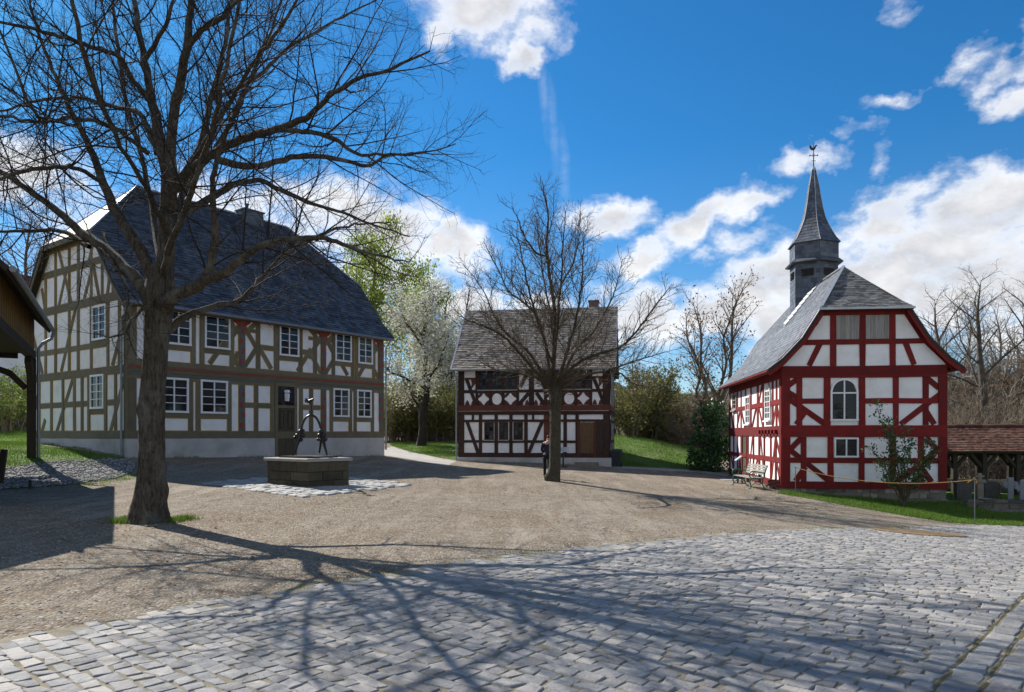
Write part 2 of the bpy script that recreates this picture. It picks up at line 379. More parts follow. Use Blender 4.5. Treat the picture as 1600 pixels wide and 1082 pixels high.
# cloud banks of this sky: direction, half-widths (radians), tilt, strength
CL = [(765,15,.09,.05,0,1.1),(700,70,.03,.02,.4,.7),(815,95,.034,.024,.3,1.05),(20,258,.065,.04,0,1.0),(-90,250,.09,.05,0,1.0),
 (955,345,.070,.030,0,1.05),(1010,395,.055,.022,.25,1.0),(1090,345,.085,.026,.38,1.0),(1170,320,.055,.018,.4,.75),(1180,372,.05,.02,.2,.6),(1100,395,.03,.012,.2,.5),
 (1190,450,.12,.045,.3,1.1),(1330,440,.13,.06,.1,1.1),(1440,390,.14,.055,.05,1.1),(1545,320,.085,.04,.1,1.05),(1390,330,.07,.035,.4,1.0),(1500,440,.12,.05,0,1.1),(1600,455,.09,.035,0,1.0),(1120,480,.09,.04,.1,1.0),(1250,510,.10,.04,0,1.0),(1750,420,.2,.1,0,1.0),
 (1420,145,.045,.012,.2,.6),(1512,105,.03,.018,.3,.6),(1570,98,.06,.02,.5,.72),(1590,150,.045,.024,.1,.95),(1275,252,.055,.018,-.1,.72),(1335,215,.035,.016,0,.6),(1375,245,.02,.03,0,.45),
 (440,330,.16,.05,0,.72),(600,360,.13,.055,-.3,1.0),(700,385,.045,.028,0,1.0),(330,300,.10,.04,0,.62),(660,440,.06,.025,0,.8),(745,475,.05,.03,0,.95),(850,480,.07,.03,0,.85),(1000,490,.07,.05,0,.9),(560,430,.1,.05,0,.8),
 (100,330,.08,.05,0,.5),(1390,15,.03,.02,-.5,.4)]
fld = None
for (px, py, rx, ry, rot, st) in CL:
    a0, e0 = dir_of(px, py)
    mp = t.n('ShaderNodeMapping', {'Vector': aew, 'Location': (a0, e0, 0), 'Rotation': (0, 0, rot), 'Scale': (rx, ry, 1)}, vector_type='TEXTURE').outputs[0]
    ln = t.n('ShaderNodeVectorMath', {0: mp}, operation='LENGTH').outputs['Value']
    f = t.math('MULTIPLY', t.math('SUBTRACT', 1.35, ln, clamp=True), st)
    fld = f if fld is None else t.math('MAXIMUM', fld, f)
sc = t.n('ShaderNodeMapping', {'Vector': dirv, 'Scale': (1, 1, 1.7)}).outputs[0]
fb = t.noise(sc, 13, 9, .6, .15); fb2 = t.noise(sc, 45, 6, .6)
# unseen clouds behind the viewer, cover raised as neutral fill for the shaded sides
fill_deck = t.math('MULTIPLY', t.ramp(t.noise(sc, 2.3, 5, .55), [(.38, 0.0), (.62, 1.0)]), t.ramp(t.math('MULTIPLY', sx.outputs[1], -1.0), [(.05, 0.0), (.4, 1.0)]))
fld = t.math('MAXIMUM', fld, fill_deck)
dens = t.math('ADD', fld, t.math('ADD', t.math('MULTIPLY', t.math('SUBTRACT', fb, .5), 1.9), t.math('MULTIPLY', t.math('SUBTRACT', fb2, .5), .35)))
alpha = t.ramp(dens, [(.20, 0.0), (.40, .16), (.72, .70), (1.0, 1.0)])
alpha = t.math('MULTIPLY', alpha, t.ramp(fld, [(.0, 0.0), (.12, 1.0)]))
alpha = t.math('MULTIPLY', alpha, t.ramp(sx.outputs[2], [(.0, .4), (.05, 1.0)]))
wisp = None
for (px, py, rx, ry, rot) in ((848,140,.007,.06,.09),(864,205,.008,.06,.10),(882,262,.008,.05,.10)):
    a0, e0 = dir_of(px, py)
    mp = t.n('ShaderNodeMapping', {'Vector': t.vm('ADD', ae, t.n('ShaderNodeVectorMath', {0: wv, 3: .18}, operation='SCALE').outputs[0]).outputs[0], 'Location': (a0, e0, 0), 'Rotation': (0, 0, rot), 'Scale': (rx, ry, 1)}, vector_type='TEXTURE').outputs[0]
    f = t.math('SUBTRACT', 1.2, t.n('ShaderNodeVectorMath', {0: mp}, operation='LENGTH').outputs['Value'], clamp=True)
    wisp = f if wisp is None else t.math('MAXIMUM', wisp, f)
wisp = t.math('MULTIPLY', t.math('MULTIPLY', wisp, .14), t.ramp(fb2, [(.3, .2), (.65, 1.0)]))
alpha = t.math('MAXIMUM', alpha, wisp)
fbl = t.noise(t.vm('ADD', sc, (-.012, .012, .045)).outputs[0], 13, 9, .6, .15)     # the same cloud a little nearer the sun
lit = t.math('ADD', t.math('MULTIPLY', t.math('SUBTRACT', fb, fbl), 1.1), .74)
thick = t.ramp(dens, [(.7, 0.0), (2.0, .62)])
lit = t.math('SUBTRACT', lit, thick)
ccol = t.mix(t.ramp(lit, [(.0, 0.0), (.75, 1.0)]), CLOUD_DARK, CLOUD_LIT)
skc = t.n('ShaderNodeHueSaturation', {'Hue': SKY_HUE, 'Saturation': SKY_SAT, 'Value': SKY_VAL, 'Color': sky.outputs[0]}).outputs[0]
skc = t.mix(1.0, skc, t.mix(t.ramp(sx.outputs[2], [(.02, 0.0), (.36, 1.0)]), (.80, .88, 1.0), SKY_TINT), 'MULTIPLY')
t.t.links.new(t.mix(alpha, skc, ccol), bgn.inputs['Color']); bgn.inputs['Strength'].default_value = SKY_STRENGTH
W.cycles.sampling_method = 'MANUAL'; W.cycles.sample_map_resolution = 512
S.view_settings.view_transform = 'Standard'; S.view_settings.look = 'None'; S.view_settings.exposure = EXPOSURE; S.view_settings.gamma = 1
S.cycles.max_bounces = 6; S.cycles.diffuse_bounces = 3; S.cycles.glossy_bounces = 3; S.cycles.transmission_bounces = 2
S.cycles.use_denoising = True; S.cycles.sample_clamp_indirect = 6

# ------------------------------------------------------------------ ground
def axis(lo, hi, fine, k):
    a = [0.0]; h = fine
    while a[-1] < hi: a.append(a[-1] + h); h *= k
    b = [0.0]; h = fine
    while b[-1] > lo: b.append(b[-1] - h); h *= k
    return np.array(sorted(set(b + a)))
gx = axis(-2500, 2500, .35, 1.035); gy = axis(-300, 3000, .35, 1.035) + 6
X, Y = np.meshgrid(gx, gy); Z = gz(X, Y)
nx, ny = len(gx), len(gy); ii = np.arange(nx * ny).reshape(ny, nx)
F = np.stack([ii[:-1,:-1], ii[:-1,1:], ii[1:,1:], ii[1:,:-1]], -1).reshape(-1, 4)
tag(mesh_obj('ground', np.stack([X, Y, Z], -1), F, MT['gravel'], smooth=True), kind='structure')

def wob(poly, step=.35, amp=.12, seed=1):
    rg = np.random.default_rng(seed); out = []
    n = len(poly)
    for i in range(n):
        a = np.array(poly[i]); b = np.array(poly[(i+1) % n]); m = max(1, int(np.hypot(*(b - a)) / step))
        for j in range(m):
            p = a + (b - a) * j / m
            if j: p = p + rg.normal(0, amp, 2)
            out.append(tuple(p))
    return out
def inpoly(P, poly):
    x, y = P[:, 0], P[:, 1]; c = np.zeros(len(P), bool); n = len(poly)
    for i in range(n):
        (x0, y0), (x1, y1) = poly[i], poly[(i+1) % n]
        if y0 == y1: continue
        k = ((y0 > y) != (y1 > y)) & (x < (x1 - x0) * (y - y0) / (y1 - y0) + x0); c ^= k
    return c
def sheet(name, poly, mat, lift, cell=.6, kind='structure'):
    bm = bmesh.new()
    f = bm.faces.new([bm.verts.new((x, y, 0)) for x, y in poly]); bmesh.ops.triangulate(bm, faces=[f])
    xs = [p[0] for p in poly]; ys = [p[1] for p in poly]
    for ax, lo, hi in ((0, min(xs), max(xs)), (1, min(ys), max(ys))):
        v = lo + cell
        while v < hi:
            co_ = (v, 0, 0) if ax == 0 else (0, v, 0); no = (1, 0, 0) if ax == 0 else (0, 1, 0)
            bmesh.ops.bisect_plane(bm, geom=bm.verts[:] + bm.edges[:] + bm.faces[:], plane_co=co_, plane_no=no); v += cell
    co_ = np.array([v.co[:] for v in bm.verts]); z = gz(co_[:, 0], co_[:, 1])
    for v, q in zip(bm.verts, z): v.co.z = q + lift
    bmesh.ops.recalc_face_normals(bm, faces=bm.faces[:])
    me = bpy.data.meshes.new(name); bm.to_mesh(me); bm.free(); me.materials.append(mat)
    me.polygons.foreach_set('use_smooth', np.ones(len(me.polygons), bool))
    return tag(link(bpy.data.objects.new(name, me)), kind=kind)
def scatter_in(poly, dens, rg):
    xs = [p[0] for p in poly]; ys = [p[1] for p in poly]
    n = int((max(xs) - min(xs)) * (max(ys) - min(ys)) * dens)
    P = np.stack([rg.uniform(min(xs), max(xs), n), rg.uniform(min(ys), max(ys), n)], 1)
    return P[inpoly(P, poly)]
def blades(name, P, h, w, mat, seed=3, lift=0.0):
    rg = np.random.default_rng(seed); n = len(P)
    # clumpy height
    cl = .6 + .8 * (np.sin(P[:, 0] * 2.1 + np.cos(P[:, 1] * 1.7)) * .5 + .5) * rg.uniform(.4, 1, n)
    a = rg.uniform(0, 2 * np.pi, n); hh = h * cl * rg.uniform(.6, 1.25, n); ln = rg.uniform(.1, .6, n) * hh
    b = rg.uniform(0, 2 * np.pi, n); z = gz(P[:, 0], P[:, 1]) + lift
    B = np.stack([P[:, 0], P[:, 1], z], 1); dx = np.stack([np.cos(a), np.sin(a), 0 * a], 1) * w * .5
    T = B + np.stack([np.cos(b) * ln, np.sin(b) * ln, hh], 1)
    V = np.stack([B - dx, B + dx, T], 1).reshape(-1, 3); F = np.arange(3 * n).reshape(n, 3)
    return tag(mesh_obj(name, V, F, mat, rnd=rg.uniform(0, 1, n)), kind='stuff')

# cobbled road: bed sheet and real setts in courses across the road
edge = [G(*p) for p in ((-260,1040),(-120,1015),(0,1000),(200,965),(400,930),(600,898),(700,880),(800,868),(900,857),(1050,842),(1200,830),(1300,826),(1400,826),(1452,822))]
verge = [G(*p) for p in ((1215,771),(1250,777),(1300,786),(1360,797),(1420,807),(1480,817),(1540,821),(1600,823),(1700,826))]
road = edge + [verge[6], verge[7], verge[8], (24, 20.5), (24, 2.2), (-9, 2.2)]
sheet('road_bed', wob(road, .5, .03, 4), MT['bed'], .003)
ev = np.array([.66, .7513]); ev /= np.hypot(*ev); ew = np.array([ev[1], -ev[0]]); O = np.array([0., 8.])
GUT = 3.0                                     # across-road offset where the lengthwise gutter rows start
g0 = np.array(G(1475, 1060)); GUT = float((g0 - O) @ ew)
def setts(name, mat, cells, rg, top=.0065, jit=.013, gap=.006):
    # cells: centre (2), axis a (2), half a, half b
    n = len(cells); C = cells[:, :2]; a = cells[:, 2:4]; ha = cells[:, 4:5]; hb = cells[:, 5:6]; b = np.stack([-a[:, 1], a[:, 0]], 1)
    U = np.array([-1, -.93, -.8, .8, .93, 1]); V = []
    th = top * rg.uniform(.55, 1.35, (n, 1)); tx = rg.normal(0, .024, (n, 1)); ty = rg.normal(0, .024, (n, 1))
    cj = rg.normal(0, jit, (n, 2, 2, 2))
    for j, v in enumerate(U):
        for i, u in enumerate(U):
            rim = max(abs(u), abs(v)); cor = (abs(u) * abs(v)) ** 2
            su = u * (1 - .06 * cor); sv = v * (1 - .06 * cor)
            q = C + a * su * (ha - gap / 2) + b * sv * (hb - gap / 2)
            q = q + cj[:, 1 if v > 0 else 0, 1 if u > 0 else 0] * rim
            z = np.where(rim == 1, -.012, th[:, 0] * (1 - .25 * (rim > .85) - .1 * cor)) + (rim < 1) * (tx[:, 0] * u * ha[:, 0] + ty[:, 0] * v * hb[:, 0] + rg.normal(0, .0018, n))
            V.append(np.concatenate([q, z[:, None]], 1))
    V = np.stack(V, 1); base = gz(C[:, 0], C[:, 1]) + .006
    V[:, :, 2] += base[:, None]
    # follow the slope of the ground
    e = .4; sxg = (gz(C[:, 0] + e, C[:, 1]) - gz(C[:, 0] - e, C[:, 1])) / (2 * e); syg = (gz(C[:, 0], C[:, 1] + e) - gz(C[:, 0], C[:, 1] - e)) / (2 * e)
    V[:, :, 2] += (V[:, :, 0] - C[:, 0:1]) * sxg[:, None] + (V[:, :, 1] - C[:, 1:2]) * syg[:, None]
    f = np.array([[j*6+i, j*6+i+1, (j+1)*6+i+1, (j+1)*6+i] for j in range(5) for i in range(5)])
    F = (f[None] + (np.arange(n) * 36)[:, None, None]).reshape(-1, 4)
    return tag(mesh_obj(name, V.reshape(-1, 3), F, mat, rnd=np.repeat(rg.uniform(0, 1, n), 25), smooth=True), kind='structure')
rg = np.random.default_rng(11); cells = []
v = -12.0
while v < 34:
    cw = rg.uniform(.12, .16); w = -16 + rg.uniform(0, .3); drift = rg.normal(0, .02)
    while w < GUT - .05:
        ln = rg.uniform(.13, .25)
        if w + ln > GUT - .12: ln = GUT - w - .005
        c = O + ev * (v + cw / 2 + .05 * math.sin(w * .8 + v * .3)) + ew * (w + ln / 2)
        if w + ln < GUT + .02: cells.append((*c, *ew, ln / 2, cw / 2))
        w += ln
    v += cw
for k, cw in enumerate((.20, .20, .2)):
    v = -12.0
    while v < 34:
        ln = rg.uniform(.24, .36); c = O + ev * (v + ln / 2) + ew * (GUT + .125 + .235 * k); cells.append((*c, *ev, ln / 2, cw / 2)); v += ln
v = -12.0
while v < 34:
    cw = rg.uniform(.12, .16); w = GUT + .745 + rg.uniform(0, .02)
    while w < 20:
        ln = rg.uniform(.13, .25); cells.append((*(O + ev * (v + cw / 2) + ew * (w + ln / 2)), *ew, ln / 2, cw / 2)); w += ln
    v += cw
cells = np.array(cells)
def inview(P, m=800, near=2.0):
    d = P[:, 1]; px = CX + P[:, 0] / np.maximum(d, .1) * FPX
    return (d > near) & (px > -m) & (px < 1600 + m)
soilc = np.array(G(1435, 833))
k = inpoly(cells[:, :2], road) & inview(cells[:, :2]) & (((cells[:, 0] - soilc[0]) / 1.0) ** 2 + ((cells[:, 1] - soilc[1]) / .8) ** 2 > 1)
# a few setts sunk out of sight along the ragged edge
ed = np.array(edge); dd = np.sqrt(((cells[:, None, :2] - np.concatenate([ed[:-1] + (ed[1:] - ed[:-1]) * s for s in np.linspace(0, 1, 12)])[None]) ** 2).sum(-1)).min(1)
k &= (dd > .28) | (rg.random(len(cells)) < .62)
setts('cobbled_road', MT['cob'], cells[k], rg)
sheet('soil_patch', wob([(soilc[0] + 1.05 * math.cos(a), soilc[1] + .85 * math.sin(a)) for a in np.linspace(0, 6.28, 14)[:-1]], .3, .05, 2), MT['soil'], .022, .3)
MT['moss'] = M('yellow_joint_moss', (.17,.14,.05), (.05,.048,.03), 16, .95, .6, 40)
for k_, o_ in enumerate((.008, .242, .477, .712)):
    a_ = [O + ev * v_ + ew * (GUT + o_ - .010 + .009 * math.sin(v_ * 9 + k_)) for v_ in np.arange(-5, 9, .12)]; b_ = [O + ev * v_ + ew * (GUT + o_ + .011 + .008 * math.sin(v_ * 7.3 + 2 * k_)) for v_ in np.arange(-5, 9, .12)]
    sheet('joint_moss', [tuple(p) for p in a_] + [tuple(p) for p in b_[::-1]], MT['moss'], .0055, 2.0)
# pale setts round the well
pad = [G(*p) for p in ((322,756),(400,748),(545,747),(600,752),(641,759),(560,769),(475,778),(400,769))]
sheet('well_pad_bed', pad, MT['bed'], .006, .5)
c0 = np.array(pad).mean(0); dv = np.array([.616, .788]); dw = np.array([-dv[1], dv[0]]); cells = []
for i in range(-16, 17):
    w = -5.0
    while w < 5:
        ln = rg.uniform(.26, .42); cells.append((*(c0 + dv * i * .27 + dw * (w + ln / 2)), *dw, ln / 2, .135)); w += ln
cells = np.array(cells); k = inpoly(cells[:, :2], pad)
setts('well_paving', MT['padstone'], cells[k], rg, top=.03, gap=.02)

# lawns, path, rubble bed
rgl = np.random.default_rng(5)
lawn_left = [G(*p) for p in ((-160,668),(-60,664),(48,672),(60,697),(195,716),(165,719),(130,722),(60,725),(10,735),(-160,760))]
sheet('lawn', wob(lawn_left, .5, .1, 3), MT['lawn'], .012, 1.0)
rub = [G(*p) for p in ((14,731),(60,724),(110,721),(165,718),(196,719),(212,726),(208,738),(185,748),(120,757),(60,762),(0,766),(-70,768),(-60,740))]
sheet('rubble_bed', wob(rub, .4, .1, 7), MT['rubble'], .022, .6)
A_ = [G(597,702), G(640,711), G(712,721)]
lawn_mid = [(-9.5, 51), A_[0], A_[1], A_[2], (-3.3, 42.3), (-2.0, 50), (-2.0, 60), (-12, 60)]
lawn_mid = [G(612,697), G(640,706), G(675,713), G(713,720), (-3.0, 43), (-2, 49.5), (-2, 53), (-9.5, 56)]
sheet('lawn', wob(lawn_mid, .6, .08, 3), MT['lawn'], .014, 1.0)
lawn_right = [(5.6, 41.2), (7, 41.4), G(1040,731), G(1092,735), (12.5, 45), (15.5, 50), (13, 58), (5, 58), (5, 47)]
sheet('lawn', wob(lawn_right, .6, .08, 3), MT['lawn'], .014, 1.0)
vg = verge[:9]
verge_lawn = vg + [(21, 22.5), (21, 24.4), (16.6, 25.4), (16.2, 26.9), (10.5, 27.85)]
sheet('lawn', wob(verge_lawn, .4, .04, 3), MT['lawn'], .014, .7)
yard = [(16.4, 26.4), (16.6, 24.9), (24, 24), (40, 26), (40, 46), (18, 46)]
path = [G(597,705), G(612,697), (-8.4, 56), (-10, 56), (-9.3, 48), (-7.6, 41)]
path = [G(598,712), G(600,703), G(612,698), G(640,706.5), G(675,714), G(713,721), G(700,729), G(640,718)]
sheet('path', wob(path, .6, .03, 9), MT['path'], .010, .8)
backpath = [G(955,731), G(1000,734), G(1092,739), G(1138,745), G(1138,742), G(1092,735.5), G(1000,731), G(958,727)]
sheet('path', backpath, MT['path'], .008, .8)
P = scatter_in(lawn_left, 420, rgl); blades('grass', P, .085, .02, MT['grassblade'], 1)
P = scatter_in(lawn_mid, 260, rgl); blades('grass', P, .09, .035, MT['grassblade'], 2)
P = scatter_in(lawn_right, 260, rgl); blades('grass', P, .09, .035, MT['grassblade'], 3)
P = scatter_in(verge_lawn, 1300, rgl); blades('grass', P, .09, .018, MT['grassblade'], 4)
# grass tufts round the big tree and at the edges of the rubble
def tufts(spots, n, rad, h, seed):
    rg = np.random.default_rng(seed); P = []
    for (x, y, r) in spots: P.append(np.stack([x + rg.normal(0, r, n), y + rg.normal(0, r * .7, n)], 1))
    P = np.concatenate(P); return blades('grass_tufts', P, h, .012, MT['grassblade'], seed)
TB = np.array(G(234, 816)); 
tufts([(TB[0] - .48, TB[1] - .05, .13), (TB[0] - .36, TB[1] - .2, .12), (TB[0] + .42, TB[1] + .05, .12), (TB[0] + .5, TB[1] + .35, .12), (TB[0] - .55, TB[1] + .3, .1)], 420, 1, .13, 6)
tufts([(*G(160, 752), .35), (*G(192, 749), .3), (*G(205, 744), .3), (*G(135, 757), .3), (*G(60, 728), .4), (*G(120, 724), .4)], 330, 1, .10, 8)
# loose stones of the rubble bed, gravel and fallen leaves
def pebbles(name, P, s0, s1, mat, seed, lift=.0, flat=.6):
    rg = np.random.default_rng(seed); n = len(P)
    o = np.array([[1,0,0],[-1,0,0],[0,1,0],[0,-1,0],[0,0,1],[0,0,-1]], float)
    f = np.array([[4,0,2],[4,2,1],[4,1,3],[4,3,0],[5,2,0],[5,1,2],[5,3,1],[5,0,3]])
    s = rg.uniform(s0, s1, (n, 1, 1)) * rg.uniform(.6, 1.3, (n, 6, 1)); a = rg.uniform(0, 6.28, n)
    V = o[None] * s; V[:, :, 2] *= flat
    c, sn = np.cos(a)[:, None], np.sin(a)[:, None]; x = V[:, :, 0] * c - V[:, :, 1] * sn; y = V[:, :, 0] * sn + V[:, :, 1] * c
    V[:, :, 0] = x + P[:, :1]; V[:, :, 1] = y + P[:, 1:2]; V[:, :, 2] += gz(P[:, 0], P[:, 1])[:, None] + lift
    F = (f[None] + (np.arange(n) * 6)[:, None, None]).reshape(-1, 3)
    return tag(mesh_obj(name, V.reshape(-1, 3), F, mat, rnd=np.repeat(rg.uniform(0, 1, n), 8)), kind='stuff')
rg = np.random.default_rng(21)
P = scatter_in(rub, 95, rg); pebbles('rubble_stones', P, .03, .075, MT['rubble'], 3, .03)
sq = [G(*p) for p in ((-40,1010),(200,962),(600,897),(900,856),(1300,824),(1210,775),(1000,740),(640,735),(300,760),(180,770),(-40,780))]
P = scatter_in(sq, 34, rg); P = P[inview(P)]; P = P[rg.random(len(P)) < np.clip(9 / P[:, 1], 0, 1) ** 1.0]
MT['pebble'] = M('gravel_pebble', (.30,.27,.235), (.36,.33,.29), 4, .9, .2, 60, .4, .2)
pebbles('gravel_pebbles', P, .006, .02, MT['pebble'], 4, .002)
def leaves_flat(name, P, s, mat, seed):
    rg = np.random.default_rng(seed); n = len(P); a = rg.uniform(0, 6.28, n)
    q = np.array([[-1,0],[0,-.5],[1,0],[0,.5]])[None] * rg.uniform(s * .5, s, (n, 1, 1)); c, sn = np.cos(a)[:, None], np.sin(a)[:, None]
    V = np.zeros((n, 4, 3)); V[:, :, 0] = q[:, :, 0] * c - q[:, :, 1] * sn + P[:, :1]; V[:, :, 1] = q[:, :, 0] * sn + q[:, :, 1] * c + P[:, 1:2]
    V[:, :, 2] = gz(P[:, 0], P[:, 1])[:, None] + .012 + rg.uniform(0, .022, (n, 4))
    return tag(mesh_obj(name, V.reshape(-1, 3), np.arange(4 * n).reshape(n, 4), mat, rnd=rg.uniform(0, 1, n)), kind='stuff')
P = scatter_in(sq, 9, rg); P = P[(np.sin(P[:, 0] * .9) + np.cos(P[:, 1] * .8 + P[:, 0] * .5) + rg.normal(0, .8, len(P))) > .5]
Q = np.stack([TB[0] + rg.normal(.3, 1.0, 260), TB[1] + rg.normal(-.1, .6, 260)], 1)
leaves_flat('fallen_leaves', np.concatenate([P, Q]), .055, MT['brownleaf'], 5)
# far wooded hill
def hill():
    xs = np.linspace(-500, 900, 240); ys = np.linspace(520, 900, 30); X, Y = np.meshgrid(xs, ys); u = (Y - 520) / 380
    prof = 50 + 9 * np.sin(xs * .011 + 1) + 6 * np.sin(xs * .029) + 3 * np.sin(xs * .083 + 2)
    rg = np.random.default_rng(2)
    Z = prof[None] * np.sin(np.clip(u * 1.5, 0, 1) * np.pi / 2) + rg.normal(0, 2.2, X.shape) * np.clip(u * 6, 0, 1) - 3
    i = np.arange(X.size).reshape(X.shape); F = np.stack([i[:-1,:-1], i[:-1,1:], i[1:,1:], i[1:,:-1]], -1).reshape(-1, 4)
    tag(mesh_obj('hills', np.stack([X, Y, Z], -1), F, MT['hill']), kind='structure')
hill()
# ------------------------------------------------------------------ timber-framed buildings
_cnt = [0]
def eps():
    _cnt[0] = (_cnt[0] + 1) % 23
    return _cnt[0] * .0006
class Fac:
    # one wall of a house; a runs along the wall, z is height, o is how far it stands out
    def __init__(s, H, kind): s.H = H; s.k = kind
    def p(s, a, z, o):
        H = s.H; z = z - H.zb
        return {'front': (a, -o, z), 'left': (-o, a, z), 'right': (H.L + o, a, z)}[s.k]
    def a(s, px):                                  # photo column -> distance along the wall
        H = s.H; C, d = H.C, H.u
        if s.k == 'left': d = Vector((-H.u.y, H.u.x))
        if s.k == 'right': C = H.C + H.u * H.L; d = Vector((-H.u.y, H.u.x))
        r = (px - CX) / FPX
        return (r * C.y - C.x) / (d.x - r * d.y)
    def z(s, px, py, o=0.0):
        H = s.H; a = s.a(px); C, d = H.C, H.u
        if s.k == 'left': d = Vector((-H.u.y, H.u.x))
        if s.k == 'right': C = H.C + H.u * H.L; d = Vector((-H.u.y, H.u.x))
        return CAMZ + (HY - py) / FPX * (C.y + d.y * a)
class House:
    def __init__(s, name, C, ang, L, D, zb, label, cat):
        s.C = Vector(C); s.u = Vector((math.cos(ang), math.sin(ang))); s.L, s.D, s.zb = L, D, zb
        s.root = empty(name, (C[0], C[1], zb), ang, label, cat)
        s.front, s.left, s.right = Fac(s, 'front'), Fac(s, 'left'), Fac(s, 'right')
    def q(s, x, y, z): return (x, y, z - s.zb)
def beam(mb, fc, a0, z0, a1, z1, w, o=.03, inn=-.04, wob=.011, r=None):
    a = Vector((a0, z0)); b = Vector((a1, z1)); d = b - a
    if d.length < 1e-4: return
    d.normalize(); n = Vector((-d.y, d.x)); o = o + eps()
    k = max(1, int((b - a).length / .9)); prev = None; rv = random.random() if r is None else r
    rows = []
    for i in range(k + 1):
        c = a + (b - a) * i / k
        h1 = w / 2 + random.uniform(-wob, wob); h2 = w / 2 + random.uniform(-wob, wob)
        l, rr = c + n * h1, c - n * h2
        rows.append((fc.p(l.x, l.y, inn), fc.p(l.x, l.y, o), fc.p(rr.x, rr.y, o), fc.p(rr.x, rr.y, inn)))
    for i in range(k):
        A, B = rows[i], rows[i+1]
        for j in range(3): mb.face([A[j], A[j+1], B[j+1], B[j]], rv)
    mb.face(list(rows[0])[::-1], rv); mb.face(list(rows[-1]), rv)
def plate(mb, fc, pts, o0, o1, r=None):
    f = [fc.p(a, z, o1) for a, z in pts]; g = [fc.p(a, z, o0) for a, z in pts]; n = len(pts)
    mb.face(f, r)
    for i in range(n): mb.face([g[i], g[(i+1) % n], f[(i+1) % n], f[i]], r)
def frect(mb, fc, a0, a1, z0, z1, o0, o1, r=None): plate(mb, fc, [(a0,z0),(a1,z0),(a1,z1),(a0,z1)], o0, o1, r)

def window(fc, a0, a1, z0, z1, cols=2, rows=4, mat='whitewood', root=None, fw=.085, o=.065, sill=False, arch=False, label=None, mull=.055, bar=.03, grille=0, transom=None, ledge=None):
    H = fc.H; fr = MB(); gl = MB()
    za = z1 - (a1 - a0) / 2 if arch else z1; ac = (a0 + a1) / 2; ra = (a1 - a0) / 2
    frect(fr, fc, a0, a0 + fw, z0 + fw, za if arch else z1 - fw, -.03, o); frect(fr, fc, a1 - fw, a1, z0 + fw, za if arch else z1 - fw, -.03, o)
    frect(fr, fc, a0 - .01, a1 + .01, z0, z0 + fw, -.03, o + .006)
    if not arch: frect(fr, fc, a0 - .005, a1 + .005, z1 - fw, z1, -.03, o + .004)
    else:
        n = 12
        for i in range(n):
            t0, t1 = math.pi * i / n, math.pi * (i + 1) / n; P = lambda t, q: (ac + q * math.cos(t), za + q * math.sin(t))
            plate(fr, fc, [P(t0, ra - fw), P(t0, ra), P(t1, ra), P(t1, ra - fw)], -.03, o + .002)
    zi0, zi1, ai0, ai1 = z0 + fw, z1 - fw, a0 + fw, a1 - fw
    top = lambda a: zi1 if not arch else za + math.sqrt(max(0, (ra - fw) ** 2 - (a - ac) ** 2))
    if cols == 2: frect(fr, fc, ac - mull / 2, ac + mull / 2, zi0, zi1 if not arch else zi1 - .005, .0, o - .006)
    else:
        for i in range(1, cols): x = ai0 + (ai1 - ai0) * i / cols; frect(fr, fc, x - bar / 2, x + bar / 2, zi0, top(x), 0, o - .012)
    for j in range(1, rows):
        z = zi0 + (zi1 - zi0) * j / rows
        hw = (ai1 - ai0) / 2 if (not arch or z < za) else math.sqrt(max(.0004, (ra - fw) ** 2 - (z - za) ** 2))
        thick = mull if (arch and j == rows - 1) else bar
        frect(fr, fc, ac - hw, ac + hw, z - thick / 2, z + thick / 2, 0, o - .010 - .0008 * j)
    if transom: frect(fr, fc, ai0, ai1, transom - .028, transom + .028, 0, o - .009)
    if sill: frect(fr, fc, a0 - .05, a1 + .05, z0 - .06, z0 - .002, -.03, o + .07)
    # panes, each set a little differently so that each mirrors its own piece of sky
    for i in range(cols):
        for j in range(rows):
            x0 = ai0 + (ai1 - ai0) * i / cols; x1 = ai0 + (ai1 - ai0) * (i + 1) / cols
            y0 = zi0 + (zi1 - zi0) * j / rows; y1 = zi0 + (zi1 - zi0) * (j + 1) / rows
            d = [random.uniform(-.004, .004) for _ in range(3)]
            pts = [(x0,y0,d[0]),(x1,y0,d[1]),(x1,y1,d[1]+d[2]),(x0,y1,d[0]+d[2])]
            if arch and y1 > za:
                pts = [(x0,y0,d[0]),(x1,y0,d[1])] + [(x, max(y0, min(y1, top(x))), d[0]) for x in np.linspace(x1, x0, 6)]
            gl.face([fc.p(a, z, .016 + e) for a, z, e in pts], random.random())
    if grille:
        for i in range(1, grille): 
            z = zi0 + (zi1 - zi0) * i / grille; hw = (ai1 - ai0) / 2 if (not arch or z < za) else math.sqrt(max(.0004, (ra - fw) ** 2 - (z - za) ** 2))
            fr.cur = 1; frect(fr, fc, ac - hw, ac + hw, z - .008, z + .008, .02, .028 + eps() * .2); fr.cur = 0
    w = fr.build('window', [MT[mat], MT['iron']], root or H.root); gl.build('pane', MT['glass'], w)
    if ledge: q_ = MB(); frect(q_, fc, a0 - .06, a1 + .06, z0 - .07, z0 - .004, 0, ledge); q_.build('sill', MT['greyboard'], w)
    if label: w['label'] = label
    return w
def slab(mb, A, B, C, D, t):
    A, B, C, D = map(Vector, (A, B, C, D)); N = (B - A).cross((D if (D - A).length > 1e-5 else C) - A).normalized() * t
    mb.hexa([A - N, B - N, C - N, D - N, A, B, C, D])
